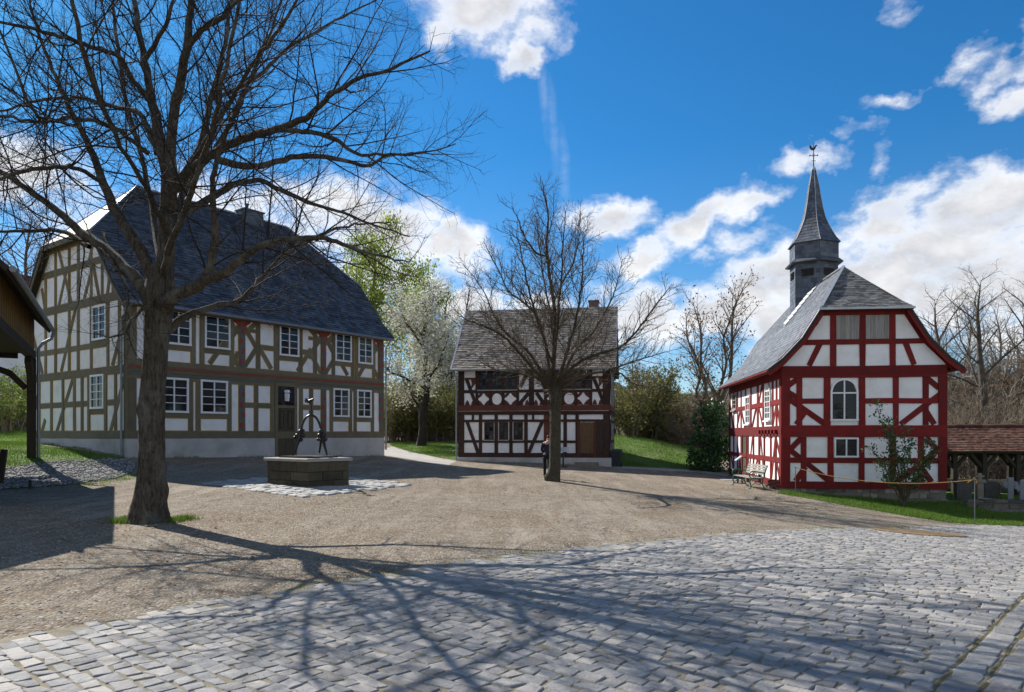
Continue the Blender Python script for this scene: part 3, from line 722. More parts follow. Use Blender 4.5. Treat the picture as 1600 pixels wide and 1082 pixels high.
def roof(H, patches, mat, course, width, lift=.018, name='roof', under=.14):
    m = MB(); m.cur = 0
    for P in patches:
        A, B, C, D = [H.q(*p) for p in P[:4]]
        m.cur = 0; m.tiles(A, B, C, D, course, width, lift * (.35 if P[2] == P[3] else 1))
        m.cur = 1
        A, B, C, D = map(Vector, (A, B, C, D)); N = (B - A).cross((D if (D - A).length > 1e-4 else C) - A).normalized() * .012
        slab(m, A - N, B - N, C - N, D - N, under)
    return m.build(name, [MT[mat], MT['darkwood']], H.root)
def wallprism(H, prof, x0, x1, mat, along='x', name='wall'):
    m = MB(); n = len(prof)
    P = (lambda s, q: H.q(s, q[0], q[1])) if along == 'x' else (lambda s, q: H.q(q[0], s, q[1]))
    a = [P(x0, q) for q in prof]; b = [P(x1, q) for q in prof]
    m.face(a); m.face(b[::-1])
    for i in range(n): m.face([a[i], a[(i+1) % n], b[(i+1) % n], b[i]])
    return m.build(name, mat if not isinstance(mat, str) else MT[mat], H.root)

# ================================================================== House A: olive timber frame, dark slate half-hipped roof
HA = House('half_timbered_house', (-15.1, 29.0), math.atan2(.801, .596), 13.6, 9.5, .45,
           'large half-timbered house with olive beams and dark slate half-hipped roof behind the well', 'house')
f, l = HA.front, HA.left
SILL, FL, EV = 1.55, 4.37, 7.05
wallprism(HA, [(0, 1.4), (0, EV + .25), (2.2, 10.0), (7.3, 10.0), (9.5, EV + .25), (9.5, 1.4)], 0, 13.6, 'plaster')
m = MB(); m.box(-.05, f.a(428.5), -.05, 9.55, -.4, SILL - HA.zb); m.box(f.a(463), 13.65, -.05, 9.55, -.4, SILL - HA.zb - .002); m.build('plinth', MT['plinth'], HA.root)
tf = MB()
def ob(fc, a0, z0, a1, z1, w=.2, o=.03, line=.032):
    tf.cur = 0; beam(tf, fc, a0, z0, a1, z1, w, o)
    if line: tf.cur = 1; beam(tf, fc, a0, z0, a1, z1, w + 2 * line, .008 + (o - .03) * .4)
# --- front
A = f.a; L = 13.6
ob(f, -.02, SILL + .15, L + .02, SILL + .15, .32, .036)
ob(f, -.02, FL - .28, L + .02, FL - .28, .24, .036); ob(f, -.02, FL, L + .02, FL, .30, .06); ob(f, -.02, FL + .24, L + .02, FL + .24, .2, .036)
ob(f, -.02, EV - .05, L + .02, EV - .05, .26, .04)
for a in (.16, L - .14): ob(f, a, SILL + .3, a, FL - .4, .32, .032, 0); ob(f, a, FL + .33, a, EV - .15, .32, .032, 0)
lo_w = [(248,294),(312.6,355),(520,545),(557,579.5)]; up_w = [(258,298),(319,359),(436,466.5),(523,548.5),(559,581.5)]
LZ0, LZ1, UZ0, UZ1 = 2.62, 4.07, 5.44, 6.88
for (p0, p1) in lo_w:
    a0, a1 = A(p0), A(p1); window(f, a0, a1, LZ0, LZ1, 2, 4)
    for a in (a0 - .10, a1 + .10): ob(f, a, SILL + .3, a, FL - .4, .19)
    ob(f, a0 - .02, LZ0 - .11, a1 + .02, LZ0 - .11, .2, .024)
for (p0, p1) in up_w:
    a0, a1 = A(p0), A(p1); window(f, a0, a1, UZ0, UZ1, 2, 4)
    for a in (a0 - .10, a1 + .10): ob(f, a, FL + .33, a, EV - .15, .19)
    ob(f, a0 - .02, UZ0 - .11, a1 + .02, UZ0 - .11, .2, .024)
for px in (400, 425.5, 470, 486): a = A(px); ob(f, a, SILL + .3, a, FL - .4, .2)
for px in (403, 431, 469.5, 492): a = A(px); ob(f, a, FL + .33, a, EV - .15, .2)
for (p0, p1, z) in ((383,400,3.05),(400,425,3.05),(470,486,3.05),(486,500,3.05),(403,431,5.72),(470,491,5.72)): ob(f, A(p0), z, A(p1), z, .2, .024)
# carved posts with their crossed braces
CPX = (377.5, 505)
for px in CPX + (594,):
    a = A(px); ob(f, a, FL + .33, a, EV - .15, .3, .045)
    if px != 594: ob(f, a, SILL + .3, a, FL - .4, .3, .045)
    sg = (-1, 1) if px != 594 else (-1,)
    for s_ in sg:
        ob(f, a + s_ * .12, 6.25, a + s_ * .95, 6.98, .17, .018); ob(f, a + s_ * .10, 6.6, a + s_ * .9, 5.45, .18, .02)
        ob(f, a + s_ * .15, FL + .4, a + s_ * .8, 5.72, .18, .021); ob(f, a + s_ * 1.55, FL + .4, a + s_ * .75, 5.9, .18, .022)
        ob(f, a + s_ * .12, 6.42, a + s_ * .9, 6.42, .13, .016)
for (p0, z0, p1, z1) in ((362, FL+.35, 372, 5.4),):
    ob(f, A(p0), z0, A(p1), z1, .18, .018)
# --- gable
B_ = l.a
for z, w in ((SILL + .15, .32), (FL - .06, .3), (7.28, .32)): ob(l, -.02, z, 9.52, z, w, .038)
ob(l, .9, 8.92, 8.6, 8.92, .26, .037)
for a in (.14, 9.36): ob(l, a, SILL + .3, a, FL - .2, .3, .033, 0); ob(l, a, FL + .1, a, 7.15, .3, .033, 0)
lowp = [62, 81, 99, 117, 129, 139.5, 165.7, 181]
for px in lowp: a = B_(px); ob(l, a, SILL + .3, a, FL - .2, .2)
for p0, p1 in ((48, 140), (165.7, 184)): ob(l, B_(p0), 3.02, B_(p1), 3.02, .2, .026)
for q in ((115, 4.2, 89, 1.85), (197, 4.2, 173, 1.85), (50, 3.9, 61, 3.0), (66, 1.85, 71, 2.4)): ob(l, B_(q[0]), q[1], B_(q[2]), q[3], .2, .022)
upp = [72, 87.5, 109, 123, 143, 169, 187]
for px in upp: a = B_(px); ob(l, a, FL + .1, a, 7.15, .2)
for p0, p1 in ((50, 143), (143, 169)): ob(l, B_(p0), 5.42, B_(p1), 5.42, .2, .026)
for q in ((118, 7.1, 96, 4.5), (204, 7.1, 176, 4.5), (52, 6.3, 67, 4.5)): ob(l, B_(q[0]), q[1], B_(q[2]), q[3], .2, .022)
for px, zt in ((72, 8.9), (87.5, 10.0), (109, 10.0), (123, 10.0), (160, 10.0), (177, 8.9), (143, 10)): a = B_(px); ob(l, a, 7.4, a, zt, .18)
for q in ((91, 10.0, 112, 7.4), (104, 8.85, 92, 7.4), (146, 8.8, 131, 7.4), (146, 8.8, 155, 7.4), (175, 8.8, 168, 7.4), (66, 8.4, 71, 7.4), (148, 9.9, 139, 8.95)): ob(l, B_(q[0]), q[1], B_(q[2]), q[3], .18, .022)
ob(l, 2.2, 9.95, 7.3, 9.95, .22, .036)
for s_ in (0, 1):
    g = lambda y: y if s_ == 0 else 9.5 - y
    ob(l, g(.12), EV + .3, g(2.3), 10.0, .26, .028, 0)
for (p0, p1, z0, z1) in ((142.5, 163.5, 2.78, 4.2), (145.5, 167, 5.62, 7.05)):
    a0, a1 = sorted((B_(p0), B_(p1))); window(l, a0, a1, z0, z1, 2, 4); 
    for a in (a0 - .1, a1 + .1): ob(l, a, z0 - .2, a, z1 + .1, .19, .027)
    ob(l, a0, z0 - .11, a1, z0 - .11, .2, .025)
tf.build('timber_frame', [MT['olive'], MT['ochre']], HA.root)
# painted frieze and painted ornaments on the carved posts
fz = MB(); frect(fz, f, 0, L, FL - .28, FL - .17, .03, .0525 ); fz.cur = 1
k = 0.02
while k < L - .15: plate(fz, f, [(k, FL + .0), (k + .07, FL + .0), (k + .11, FL + .09), (k + .04, FL + .09)], .05, .08); k += .13
fz.build('painted_frieze', [MT['bluegrey'], MT['redorn']], HA.root)
for px in CPX + (594,):
    om = MB(); a = A(px)
    for (z0, z1) in ((FL + .36, EV - .2),) + (((SILL + .35, FL - .45),) if px != 594 else ((2.4, FL - .45),)):
        om.cur = 0; frect(om, f, a - .12, a + .12, z0, z1, .03, .0635); om.cur = 1
        z = z0 + .25; i = 0
        while z < z1 - .1:
            c = a + (.05 if i % 2 else -.04); plate(om, f, [(c + .085 * math.cos(q), z + .13 * math.sin(q)) for q in np.linspace(0, 6.283, 9)[:-1]], .05, .074); z += .46; i += 1
    for s_ in (-1, 1):
        if px == 594 and s_ == 1: continue
        plate(om, f, [(a + s_ * .05, 6.5), (a + s_ * .42, 6.75), (a + s_ * .36, 6.88), (a + s_ * .02, 6.7)], .02, .071)
    om.build('painted_post', [MT['bluegrey'], MT['redorn']], HA.root)
# door with fanlight
a0, a1 = A(428.5), A(463)
d = MB(); DB = .62
frect(d, f, a0, a0 + .16, DB, FL - .38, -.02, .075); frect(d, f, a1 - .16, a1, DB, FL - .38, -.02, .075); frect(d, f, a0 - .03, a1 + .03, FL - .38, FL - .2, -.02, .085); frect(d, f, a0 + .16, a1 - .16, 2.98, 3.1, -.02, .07)
door = d.build('door', MT['olive'], HA.root)
d = MB(); am = (a0 + a1) / 2
for x0, x1 in ((a0 + .17, am - .004), (am + .004, a1 - .17)):
    frect(d, f, x0, x1, DB + .02, 2.97, -.02, .022); d.cur = 1
    for z0, z1 in ((2.0, 2.85),): 
        for w in (0,): 
            frect(d, f, x0 + .1, x1 - .1, z0, z1, .0, .034 )
            d.cur = 0; frect(d, f, x0 + .15, x1 - .15, z0 + .05, z1 - .05, .0, .042); d.cur = 1
    d.cur = 0; frect(d, f, x0 + .05, x1 - .05, 1.84, 1.92, 0, .036)
d.build('door_leaf', [M('brown_olive_door', (.085,.068,.04), (.06,.048,.03), 4, .6, .3, 30), MT['darkwood']], door)
g = MB()
for i in range(4):
    x = a0 + .17 + (a1 - a0 - .34) * i / 4; g.face([f.p(x, 3.1, .02), f.p(x + (a1 - a0 - .34) / 4, 3.1, .02), f.p(x + (a1 - a0 - .34) / 4, FL - .39, .02), f.p(x, FL - .39, .02)], random.random())
g.build('fanlight', MT['glass'], door)
g = MB()
for i in range(1, 6): x = a0 + .17 + (a1 - a0 - .34) * i / 6; g.bar(f.p(x, 3.1, .03), f.p(x, FL - .39, .03), .02, .02)
for z in (3.3, 3.5, 3.72): g.bar(f.p(a0 + .17, z, .034), f.p(a1 - .17, z, .034), .02, .02)
g.cur = 1; g.lathe([(.11, 3.3 - HA.zb), (.14, 3.62 - HA.zb), (.06, 3.7 - HA.zb)], am, -.12, 6); g.lathe([(.17, 3.70 - HA.zb), (.12, 3.82 - HA.zb)], am, -.12, 6)
g.build('fanlight_grille', [MT['iron'], MT['whitewood']], door)
g = MB(); g.box(a0 - .1, a1 + .1, -.55, -.06, .0, .16); g.build('doorstep', MT['wellcap'], HA.root)
# roof
ov = .38
e, k1, h, rdg = (-.46, 6.93), (.42, 7.82), (2.28, 10.12), (4.75, 13.15)
def mir(p): return (9.5 - p[0], p[1])
hx = 2.67; Lr = 13.6
pt = []
for sd_ in (0, 1):
    q = (lambda p: p) if sd_ == 0 else mir
    X0, X1 = (-ov, Lr + ov) if sd_ == 0 else (Lr + ov, -ov)
    R0, R1 = (hx, Lr - hx) if sd_ == 0 else (Lr - hx, hx)
    E, K, Hh, Rr = q(e), q(k1), q(h), q(rdg)
    pt.append(((X0, *E), (X1, *E), (X1, *K), (X0, *K)))
    pt.append(((X0, *K), (X1, *K), (X1, *Hh), (X0, *Hh)))
    pt.append(((X0, *Hh), (X1, *Hh), (R1, *Rr), (R0, *Rr)))
hb = mir(h)
pt.append(((-ov, *hb), (-ov, *h), (hx, *rdg), (hx, *rdg))); pt.append(((Lr + ov, *h), (Lr + ov, *hb), (Lr - hx, *rdg), (Lr - hx, *rdg)))
rfA = roof(HA, pt, 'slateA', .19, .27, .03)
m = MB()
for P, Q in (((hx, *rdg), (Lr - hx, *rdg)), ((-ov, *h), (hx, *rdg)), ((-ov, *hb), (hx, *rdg)), ((Lr + ov, *h), (Lr - hx, *rdg))):
    a = Vector(HA.q(*P)); b = Vector(HA.q(*Q)); m.tube([a, b], .045, 6)
m.build('ridge_cap', MT['lead'], rfA)
m = MB(); cz = 12.75; m.box(8.05, 9.15, 4.35, 5.15, cz - HA.zb - .6, cz + .62 - HA.zb); m.box(7.99, 9.21, 4.29, 5.21, cz + .62 - HA.zb, cz + .69 - HA.zb); m.tube([HA.q(8.4, 4.7, cz + .69), HA.q(8.4, 4.7, cz + .98)], .08, 8); m.lathe([(.13, cz + .98 - HA.zb), (.13, cz + 1.03 - HA.zb)], 8.4, 4.7, 8)
m.build('chimney', MT['slateT'], rfA)
m = MB()
m.tube([HA.q(-.3, -.52, 6.88), HA.q(13.9, -.52, 6.84)], .065, 8)
m.tube([HA.q(-.1, -.52, 6.85), HA.q(-.14, -.2, 6.55), HA.q(-.13, .28, 6.3), HA.q(-.13, .28, .75)], .05, 8); m.tube([HA.q(13.75, -.5, 6.85), HA.q(13.72, -.1, 6.4), HA.q(13.72, -.1, .9)], .045, 8)
m.build('downpipe', MT['gutter'], HA.root)
# soffit boards and verge boards
m = MB(); m.box(-.3, 13.9, -.46, -.03, 6.80 - HA.zb, 6.84 - HA.zb)
for s_ in (0, 1):
    for P, Q in ((e, k1), (k1, h)):
        P, Q = (P, Q) if s_ == 0 else (mir(P), mir(Q)); m.bar(HA.q(-.34, P[0], P[1] - .2), HA.q(-.34, Q[0], Q[1] - .2), .05, .26)
m.bar(HA.q(-.36, h[0], h[1] - .12), HA.q(-.36, hb[0], hb[1] - .12), .05, .2)
m.build('verge_board', MT['olive'], HA.root)

# ================================================================== House B: dark brown carved frame
HB = House('half_timbered_house', (-3.04, 42.0), math.atan2(-.171, .985), 8.52, 6.6, -.1,
           'small half-timbered house with dark brown carved beams behind the bare tree in the middle', 'house')
f, rt = HB.front, HB.right; A = f.a; L = HB.L
wallprism(HB, [(0, .3), (0, 5.62), (3.3, 9.0), (6.6, 5.62), (6.6, .3)], 0, L, 'plaster')
m = MB(); m.box(-.12, L + .12, -.14, 6.7, -.3, .44 - HB.zb); m.build('plinth', MT['plinth'], HB.root)
tf = MB()
def bb(fc, a0, z0, a1, z1, w=.2, o=.035, c=0): tf.cur = c; beam(tf, fc, a0, z0, a1, z1, w, o)
for fc, l1 in ((f, L), (rt, 6.6)):
    bb(fc, -.02, .56, l1 + .02, .56, .26, .045); bb(fc, -.02, 5.5, l1 + .02, 5.5, .24, .045)
    bb(fc, -.02, 2.93, l1 + .02, 2.93, .2, .05); bb(fc, -.02, 3.22, l1 + .02, 3.22, .3, .075, 1); bb(fc, 0, 2.5, l1, 2.5, .14, .038)
bb(f, 0, 1.33, A(905), 1.33, .15, .037); bb(f, 0, 4.16, L, 4.16, .17, .042)
for a in (.16, L - .16): bb(f, a, .65, a, 2.85, .34, .05); bb(f, a, 3.35, a, 5.4, .34, .05)
for px in (751, 775.5, 798.5, 822, 883, 902): a = A(px); bb(f, a, .65, a, 2.85, .19 if px != 852 else .3, .034)
a = A(855); bb(f, a, .65, a, 2.85, .36, .04, 1)
for p0, z0, p1, z1 in ((730, 2.45, 747, .68), (847.5, 2.45, 826, .68), (729, 4.9, 744, 3.4), (826, 4.05, 811, 3.4), (838, 4.05, 851, 3.4), (842, 5.1, 852, 4.3)): bb(f, A(p0), z0, A(p1), z1, .2, .028)
a = A(845); 
for px in (740, 835, 834): pass
for px in (745.5, 766.5, 786.5, 809, 829, 832, 852.5, 878, 900, 923, 944): a = A(px); bb(f, a, 3.35, a, 5.4, .17, .036)
for px, z in ((739, 2.7), (833, 2.7), (860, 2.7)): a = A(px); bb(f, a, 2.5, a, 2.9, .13, .03)
for p0, z0, p1, z1 in ((927, 4.9, 943, 3.5), (813, 4.4, 827, 5.3)): bb(f, A(p0), z0, A(p1), z1, .19, .027)
# right gable end
for v in (.14, 2.2, 4.4, 6.45): bb(rt, v, .65, v, 5.4, .26, .036)
for v0, z0, v1, z1 in ((.2, 3.4, 1.6, 5.2), (.3, .7, 1.7, 2.4)): bb(rt, v0, z0, v1, z1, .2, .028)
bb(rt, 0, 1.33, 6.6, 1.33, .16, .033)
tf.build('timber_frame', [MT['brownbeam'], MT['redbrown']], HB.root)
# carved parapet panels under the upper windows
def panel(px0, px1, kind):
    cp = MB(); wp = MB()
    a0, a1 = A(px0), A(px1); z0, z1 = 3.38, 4.07; ac, zc = (a0 + a1) / 2, (z0 + z1) / 2
    hw, hh = (a1 - a0) / 2, (z1 - z0) / 2
    if kind != 'b': frect(cp, f, a0, a1, z0, z1, -.02, .020 + eps() * .3)
    if kind == 'o': plate(wp, f, [(ac + hw * .82 * math.cos(q), zc + hh * .92 * math.sin(q)) for q in np.linspace(0, 6.283, 25)[:-1]], .01, .034)
    if kind == 'd':
        P = []
        for i in range(4):
            for s in np.linspace(-1, 1, 9):     # concave arcs between the four tips, with a small cusp
                q = math.radians(90 * i + 45 + 45 * s); rr = .56 + .42 * abs(s) ** 1.6 + (.10 if abs(s) < .15 else 0)
                P.append((ac + hw * rr * 1.0 * math.cos(q), zc + hh * rr * math.sin(q)))
        plate(wp, f, P, .01, .034)
        plate(wp, f, [(ac - hw * .9 + .07 * math.cos(q), zc + hh * .86 + .04 * math.sin(q)) for q in np.linspace(0, 6.28, 7)[:-1]], .01, .033)
    if kind == 'b':       # round nose of a knee brace
        for s in (1, -1) if hw > .3 else (1,):
            plate(cp, f, [(ac + s * hw * .1, z0), (ac + s * hw * .95, z0), (ac + s * hw * .8, z0 + .16), (ac + s * hw * .55, z0 + .3), (ac + s * hw * .3, z0 + .22)], -.02, .022 + eps() * .3)
    o_ = cp.build('carved_panel', MT['redbrown'], HB.root)
    if wp.f: wp.build('infill_panel', MT['plaster'], o_)
for p0, p1, kd in ((746.5, 765.5, 'd'), (767.5, 785.5, 'o'), (787.5, 808, 'd'), (810, 828, 'b'), (833, 851, 'b'), (880, 899, 'o'), (902, 921, 'd'), (925, 943, 'b'), (726, 744, 'b'), (854, 876, 'd')): panel(p0, p1, kd)
for px0, px1 in ((726, 744), (925, 943)):
    cp = MB(); a0, a1 = A(px0), A(px1); ac = (a0 + a1) / 2
    plate(cp, f, [(a0, 4.95), (a1, 4.95), (a1 - .05, 4.6), (ac + .1, 4.36), (ac, 4.3), (ac + .05, 4.4), (a1 - .25, 4.62), (a1 - .3, 4.84), (a0, 4.84)], -.02, .024)
    cp.build('carved_panel', MT['redbrown'], HB.root)
for p0, p1 in ((757, 771.5), (780, 794), (802.5, 817)):
    window(f, A(p0), A(p1), 1.43, 2.42, 2, 4, 'brownbeam', fw=.06, o=.05, ledge=.1)
for p0, p1 in ((747.5, 765.5), (767.7, 785.5), (787.5, 807), (879.5, 899), (901.5, 922), (854, 876.5)):
    window(f, A(p0), A(p1), 4.26, 5.3, 3, 5, 'brownbeam', fw=.06, o=.045, ledge=.09)
# oak door, boarded bay, steps
a0, a1 = A(906), A(928); d = MB()
frect(d, f, a0 - .14, a0, .45, 2.42, -.02, .06); frect(d, f, a1, a1 + .14, .45, 2.42, -.02, .06)
door = d.build('door', MT['redbrown'], HB.root)
d = MB(); frect(d, f, a0 + .01, a1 - .01, .45, 2.4, -.02, .02)
frect(d, f, a0 + .05, a1 - .05, 1.36, 1.52, 0, .05); frect(d, f, a0 + .14, a1 - .14, 1.62, 2.3, 0, .045)
for i in range(5): x = a0 + .06 + (a1 - a0 - .12) * i / 5; frect(d, f, x + .006, x + (a1 - a0 - .12) / 5 - .006, .5, 1.33, 0, .038 + .002 * (i % 2))
dl = d.build('door_leaf', MT['oakdoor'], door); d = MB(); d.tube([f.p(a0 + .08, 1.44, .05), f.p(a0 + .08, 1.44, .1)], .03, 8); d.build('handle', MT['iron'], dl)
d = MB(); w0, w1 = A(931), L - .3
n = 6
for i in range(n): x = w0 + (w1 - w0) * i / n; frect(d, f, x + .004, x + (w1 - w0) / n - .004, .66, 2.42, -.02, .021 + .004 * (i % 3))
d.build('boarded_panel', MT['brownbeam'], HB.root)
d = MB(); d.box(a0 - .25, a1 + .25, -.75, -.15, -.25, .3); d.box(a0 - .35, a1 + .3, -1.1, -.752, -.25, .14); d.build('doorstep', MT['rubblestone'], HB.root)
ovr = .34
e, rdg = (-.48, 5.38), (3.3, 9.28); k1 = (.15, 5.95)
mb_ = lambda p: (6.6 - p[0], p[1])
pt = [((-ovr, *e), (L + ovr, *e), (L + ovr, *k1), (-ovr, *k1)), ((-ovr, *k1), (L + ovr, *k1), (L + ovr, *rdg), (-ovr, *rdg)),
      ((L + ovr, *mb_(e)), (-ovr, *mb_(e)), (-ovr, *mb_(k1)), (L + ovr, *mb_(k1))), ((L + ovr, *mb_(k1)), (-ovr, *mb_(k1)), (-ovr, *rdg), (L + ovr, *rdg))]
rfB = roof(HB, pt, 'slateB', .165, .23, .036, under=.12)
m = MB(); m.box(7.15, 7.7, 3.6, 4.3, 8.2 - HB.zb, 9.72 - HB.zb); m.box(7.1, 7.75, 3.55, 4.35, 9.721 - HB.zb, 9.80 - HB.zb); m.build('chimney', M('brown_chimney_brick', (.20,.13,.09), (.15,.10,.08), 6, .9, .5, 30), rfB)
m = MB()
for P, Q in ((e, k1), (k1, rdg)): m.bar(HB.q(-ovr - .01, P[0], P[1] + .035), HB.q(-ovr - .01, Q[0], Q[1] + .035), .09, .03); m.bar(HB.q(L + ovr + .01, P[0], P[1] - .05), HB.q(L + ovr + .01, Q[0], Q[1] - .05), .05, .2)
m.tube([HB.q(-ovr, *rdg), HB.q(L + ovr, *rdg)], .05, 6); m.build('verge_strip', MT['lead'], rfB)
m = MB(); m.tube([HB.q(-ovr, -.54, 5.34), HB.q(L + ovr, -.54, 5.32)], .06, 8); m.tube([HB.q(-.2, -.5, 5.3), HB.q(-.1, -.12, 4.9), HB.q(-.1, -.12, .2)], .045, 8); m.build('downpipe', MT['gutter'], HB.root)

# ================================================================== Church: oxblood frame, slate bell-cast roof, ridge turret
HC = House('timber_framed_chapel', (10.26, 28.0), math.atan2(-.109, .994), 5.88, 10.8, -.8,
           'red and white half-timbered chapel with a slate ridge turret and pointed spire', 'chapel')
f, l, r_ = HC.front, HC.left, HC.right; A = f.a; L, D = HC.L, HC.D; cxm = L / 2
prof = [(0, 8.5), (1.57, 6.5), (2.3, 5.33), (3.0, 4.58), (3.52, 4.18)]
hw = lambda z: float(np.interp(z, [p[1] for p in prof][::-1], [p[0] for p in prof][::-1]))
PB = -.32
wallprism(HC, [(0, PB), (L, PB), (L, 4.3), (cxm + 2.15, 5.4), (cxm + 1.45, 6.42), (cxm - 1.45, 6.42), (cxm - 2.15, 5.4), (0, 4.3)], 0, D, 'plaster', 'y')
# rubble plinth of separate rough stones over a mortar core
m = MB(); m.box(-.0, L + .0, -.0, D, -1.0, PB - HC.zb); m.cur = 1
rr = random.Random(4)
def rubble(mb, P, u0, u1, z0, z1, rng, size=.32, depth=.1):
    z = z0
    while z < z1 - .05:
        h = min(rng.uniform(.12, .24), z1 - z); u = u0
        while u < u1:
            w = rng.uniform(.6, 1.5) * size; w = min(w, u1 - u + .01); e1 = rng.uniform(.02, depth)
            g = .014; j = lambda: rng.uniform(-.018, .018)
            F_ = [P(u + g + j(), z + g + j(), e1), P(u + w - g + j(), z + g + j(), e1 + j()), P(u + w - g + j(), z + h - g + j(), e1 + j()), P(u + g + j(), z + h - g + j(), e1)]
            Bk = [P(u + g * .5, z + g * .5, -.06), P(u + w - g * .5, z + g * .5, -.06), P(u + w - g * .5, z + h - g * .5, -.06), P(u + g * .5, z + h - g * .5, -.06)]
            q = rng.random(); mb.face(F_, q)
            for i in range(4): mb.face([Bk[i], Bk[(i+1) % 4], F_[(i+1) % 4], F_[i]], q)
            u += w
        z += h
rubble(m, lambda a, z, o: f.p(a, z, o - .05), -.05, L, -1.25, PB, rr); rubble(m, lambda a, z, o: l.p(a, z, o - .03), 0, D, -.75, PB, rr)
m.build('plinth', [MT['mortar'], MT['rubblestone']], HC.root)
tf = MB()
def cb(fc, a0, z0, a1, z1, w=.2, o=.03): beam(tf, fc, a0, z0, a1, z1, w, o)
# front
for z0, z1, o in ((PB, -.06, .05), (1.62, 2.07, .042), (3.86, 4.30, .042)): cb(f, -.03, (z0 + z1) / 2, L + .03, (z0 + z1) / 2, z1 - z0, o)
for z in (1.66, 3.9): cb(f, -.03, z, L + .03, z, .07, .06)
for a, w in ((.13, .30), (L - .13, .30)): cb(f, a, -.06, a, 1.62, w, .046); cb(f, a, 2.07, a, 3.86, w, .046)
fill = [(1227, 1244), (1461.5, 1470)]
for px in (1249, 1292, 1346.5, 1399.5, 1446): a = A(px); cb(f, a, 2.07, a, 3.86, .21 if px not in (1292, 1346.5) else .24)
for px in (1255.5, 1297.5, 1346, 1394.5, 1438.5): a = A(px); cb(f, a, -.06, a, 1.62, .215)
for p0, p1 in ((1231, 1292), (1346, 1470)): cb(f, A(p0), 2.98, A(p1), 2.98, .2, .026)
cb(f, .2, .74, L - .2, .74, .2, .026)
for q in ((1228, 3.15, 1290, 2.1), (1259, 2.62, 1244, 2.1), (1230, 3.55, 1247, 3.84), (1230, 3.35, 1252, 3.02), (1470, 3.25, 1407, 2.1), (1445, 2.66, 1460, 2.1), (1447, 3.84, 1467, 3.45),
          (1231, 1.18, 1296, -.04), (1258, .5, 1243, -.04), (1234, 1.15, 1252, 1.6), (1466, 1.15, 1402, -.04), (1439, .5, 1455, -.04), (1447, 1.6, 1466, 1.1)): cb(f, A(q[0]), q[1], A(q[2]), q[3], .2, .02)
# gable
for z, w in ((5.2, .19), (6.33, .26)): cb(f, cxm - hw(z) + .1, z, cxm + hw(z) - .1, z, w, .04)
for px in (1301.5, 1347.5, 1394.5): a = A(px); cb(f, a, 4.3, a, 6.22, .215, .031)
for q in ((1281, 5.15, 1264, 4.32), (1414.5, 5.15, 1428, 4.32)): cb(f, A(q[0]), q[1], A(q[2]), q[3], .2, .024)
for s_ in (-1, 1):
    P = [(cxm + s_ * (hw(z) - .14 - (.1 if z < 4.5 else 0)), z) for z in (4.22, 4.5, 4.9, 5.33, 5.9, 6.4)]
    for p0, p1 in zip(P[:-1], P[1:]): cb(f, p0[0], p0[1], p1[0], p1[1], .27, .034)
# left side
Bs = l.a
for z0, z1 in ((PB, -.06), (1.66, 2.05), (3.84, 4.3)): cb(l, -.03, (z0 + z1) / 2, D + .03, (z0 + z1) / 2, z1 - z0, .042)
for z in (.74, 2.98): cb(l, 0, z, D, z, .19, .026)
for a in (.14, D - .14): cb(l, a, PB, a, 4.0, .3, .036)
for px in (1147, 1153, 1158.5, 1165.5, 1174, 1184.5, 1193, 1208, 1214): a = Bs(px); cb(l, a, 2.05, a, 3.9, .19 if px != 1184.5 else .3)
for px in (1147, 1153, 1158.5, 1169.5, 1178, 1187, 1195, 1205, 1213): a = Bs(px); cb(l, a, -.06, a, 1.7, .19 if px != 1187 else .28)
for q in ((1143, 2.9, 1146, 2.1), (1152, 2.1, 1157, 2.9), (1159, 2.9, 1164, 2.1), (1176, 2.1, 1182, 2.9), (1186, 2.9, 1192, 2.1), (1208, 2.1, 1213.5, 2.95), (1214, 2.95, 1219, 2.1), (1186, 3.1, 1191, 3.8),
          (1143, .65, 1146, 0), (1171, 0, 1176, 1.6), (1189, 1.6, 1194, 0), (1179, 0, 1184, .65), (1206, 0, 1212, 1.6), (1213, 1.6, 1219, .9), (1214, .65, 1219, -.02)): cb(l, Bs(q[0]), q[1], Bs(q[2]), q[3], .17, .02)
for a in np.arange(.5, 3.4, .55): tf.box(-.17, .03, a, a + .14, 1.74 - HC.zb, 1.9 - HC.zb)
# right side, out of the photograph's sight but there
for z in (PB + .12, .74, 1.85, 2.98, 4.05): cb(r_, 0, z, D, z, .24, .036)
for a in np.linspace(.14, D - .14, 9): cb(r_, a, PB, a, 4.1, .22, .03)
tf.build('timber_frame', MT['church_red'], HC.root)
# windows
window(f, A(1297), A(1340.5), 2.23, 3.83, 2, 1, fw=.07, arch=True, grille=8, o=.07, transom=3.28, mull=.05)
window(f, A(1303), A(1341), .86, 1.60, 2, 1, fw=.06, grille=6, mull=.05)
a0, a1 = sorted((Bs(1196.5), Bs(1205))); window(l, a0, a1, 2.3, 3.82, 2, 6, fw=.09, arch=True, sill=True)
a0, a1 = sorted((Bs(1145.5), Bs(1151.5))); window(l, a0, a1, 2.95, 3.75, 1, 3, fw=.09, mat='greyboard', sill=True)
a0, a1 = sorted((Bs(1166.5), Bs(1173))); window(l, a0, a1, 2.2, 3.5, 2, 4, fw=.08, sill=True)
for p0, p1 in ((1306, 1342.5), (1352, 1389.5)):
    s_ = MB(); a0, a1 = A(p0), A(p1)
    for i in range(5): w_ = (a1 - a0) / 5; frect(s_, f, a0 + i * w_ + .004, a0 + (i + 1) * w_ - .004, 5.30, 6.2, -.02, .014 + .003 * (i % 2), random.random())
    s_.build('shutter', MT['greyboard'], HC.root)
a0, a1 = sorted((Bs(1160.5), Bs(1168))); d = MB()
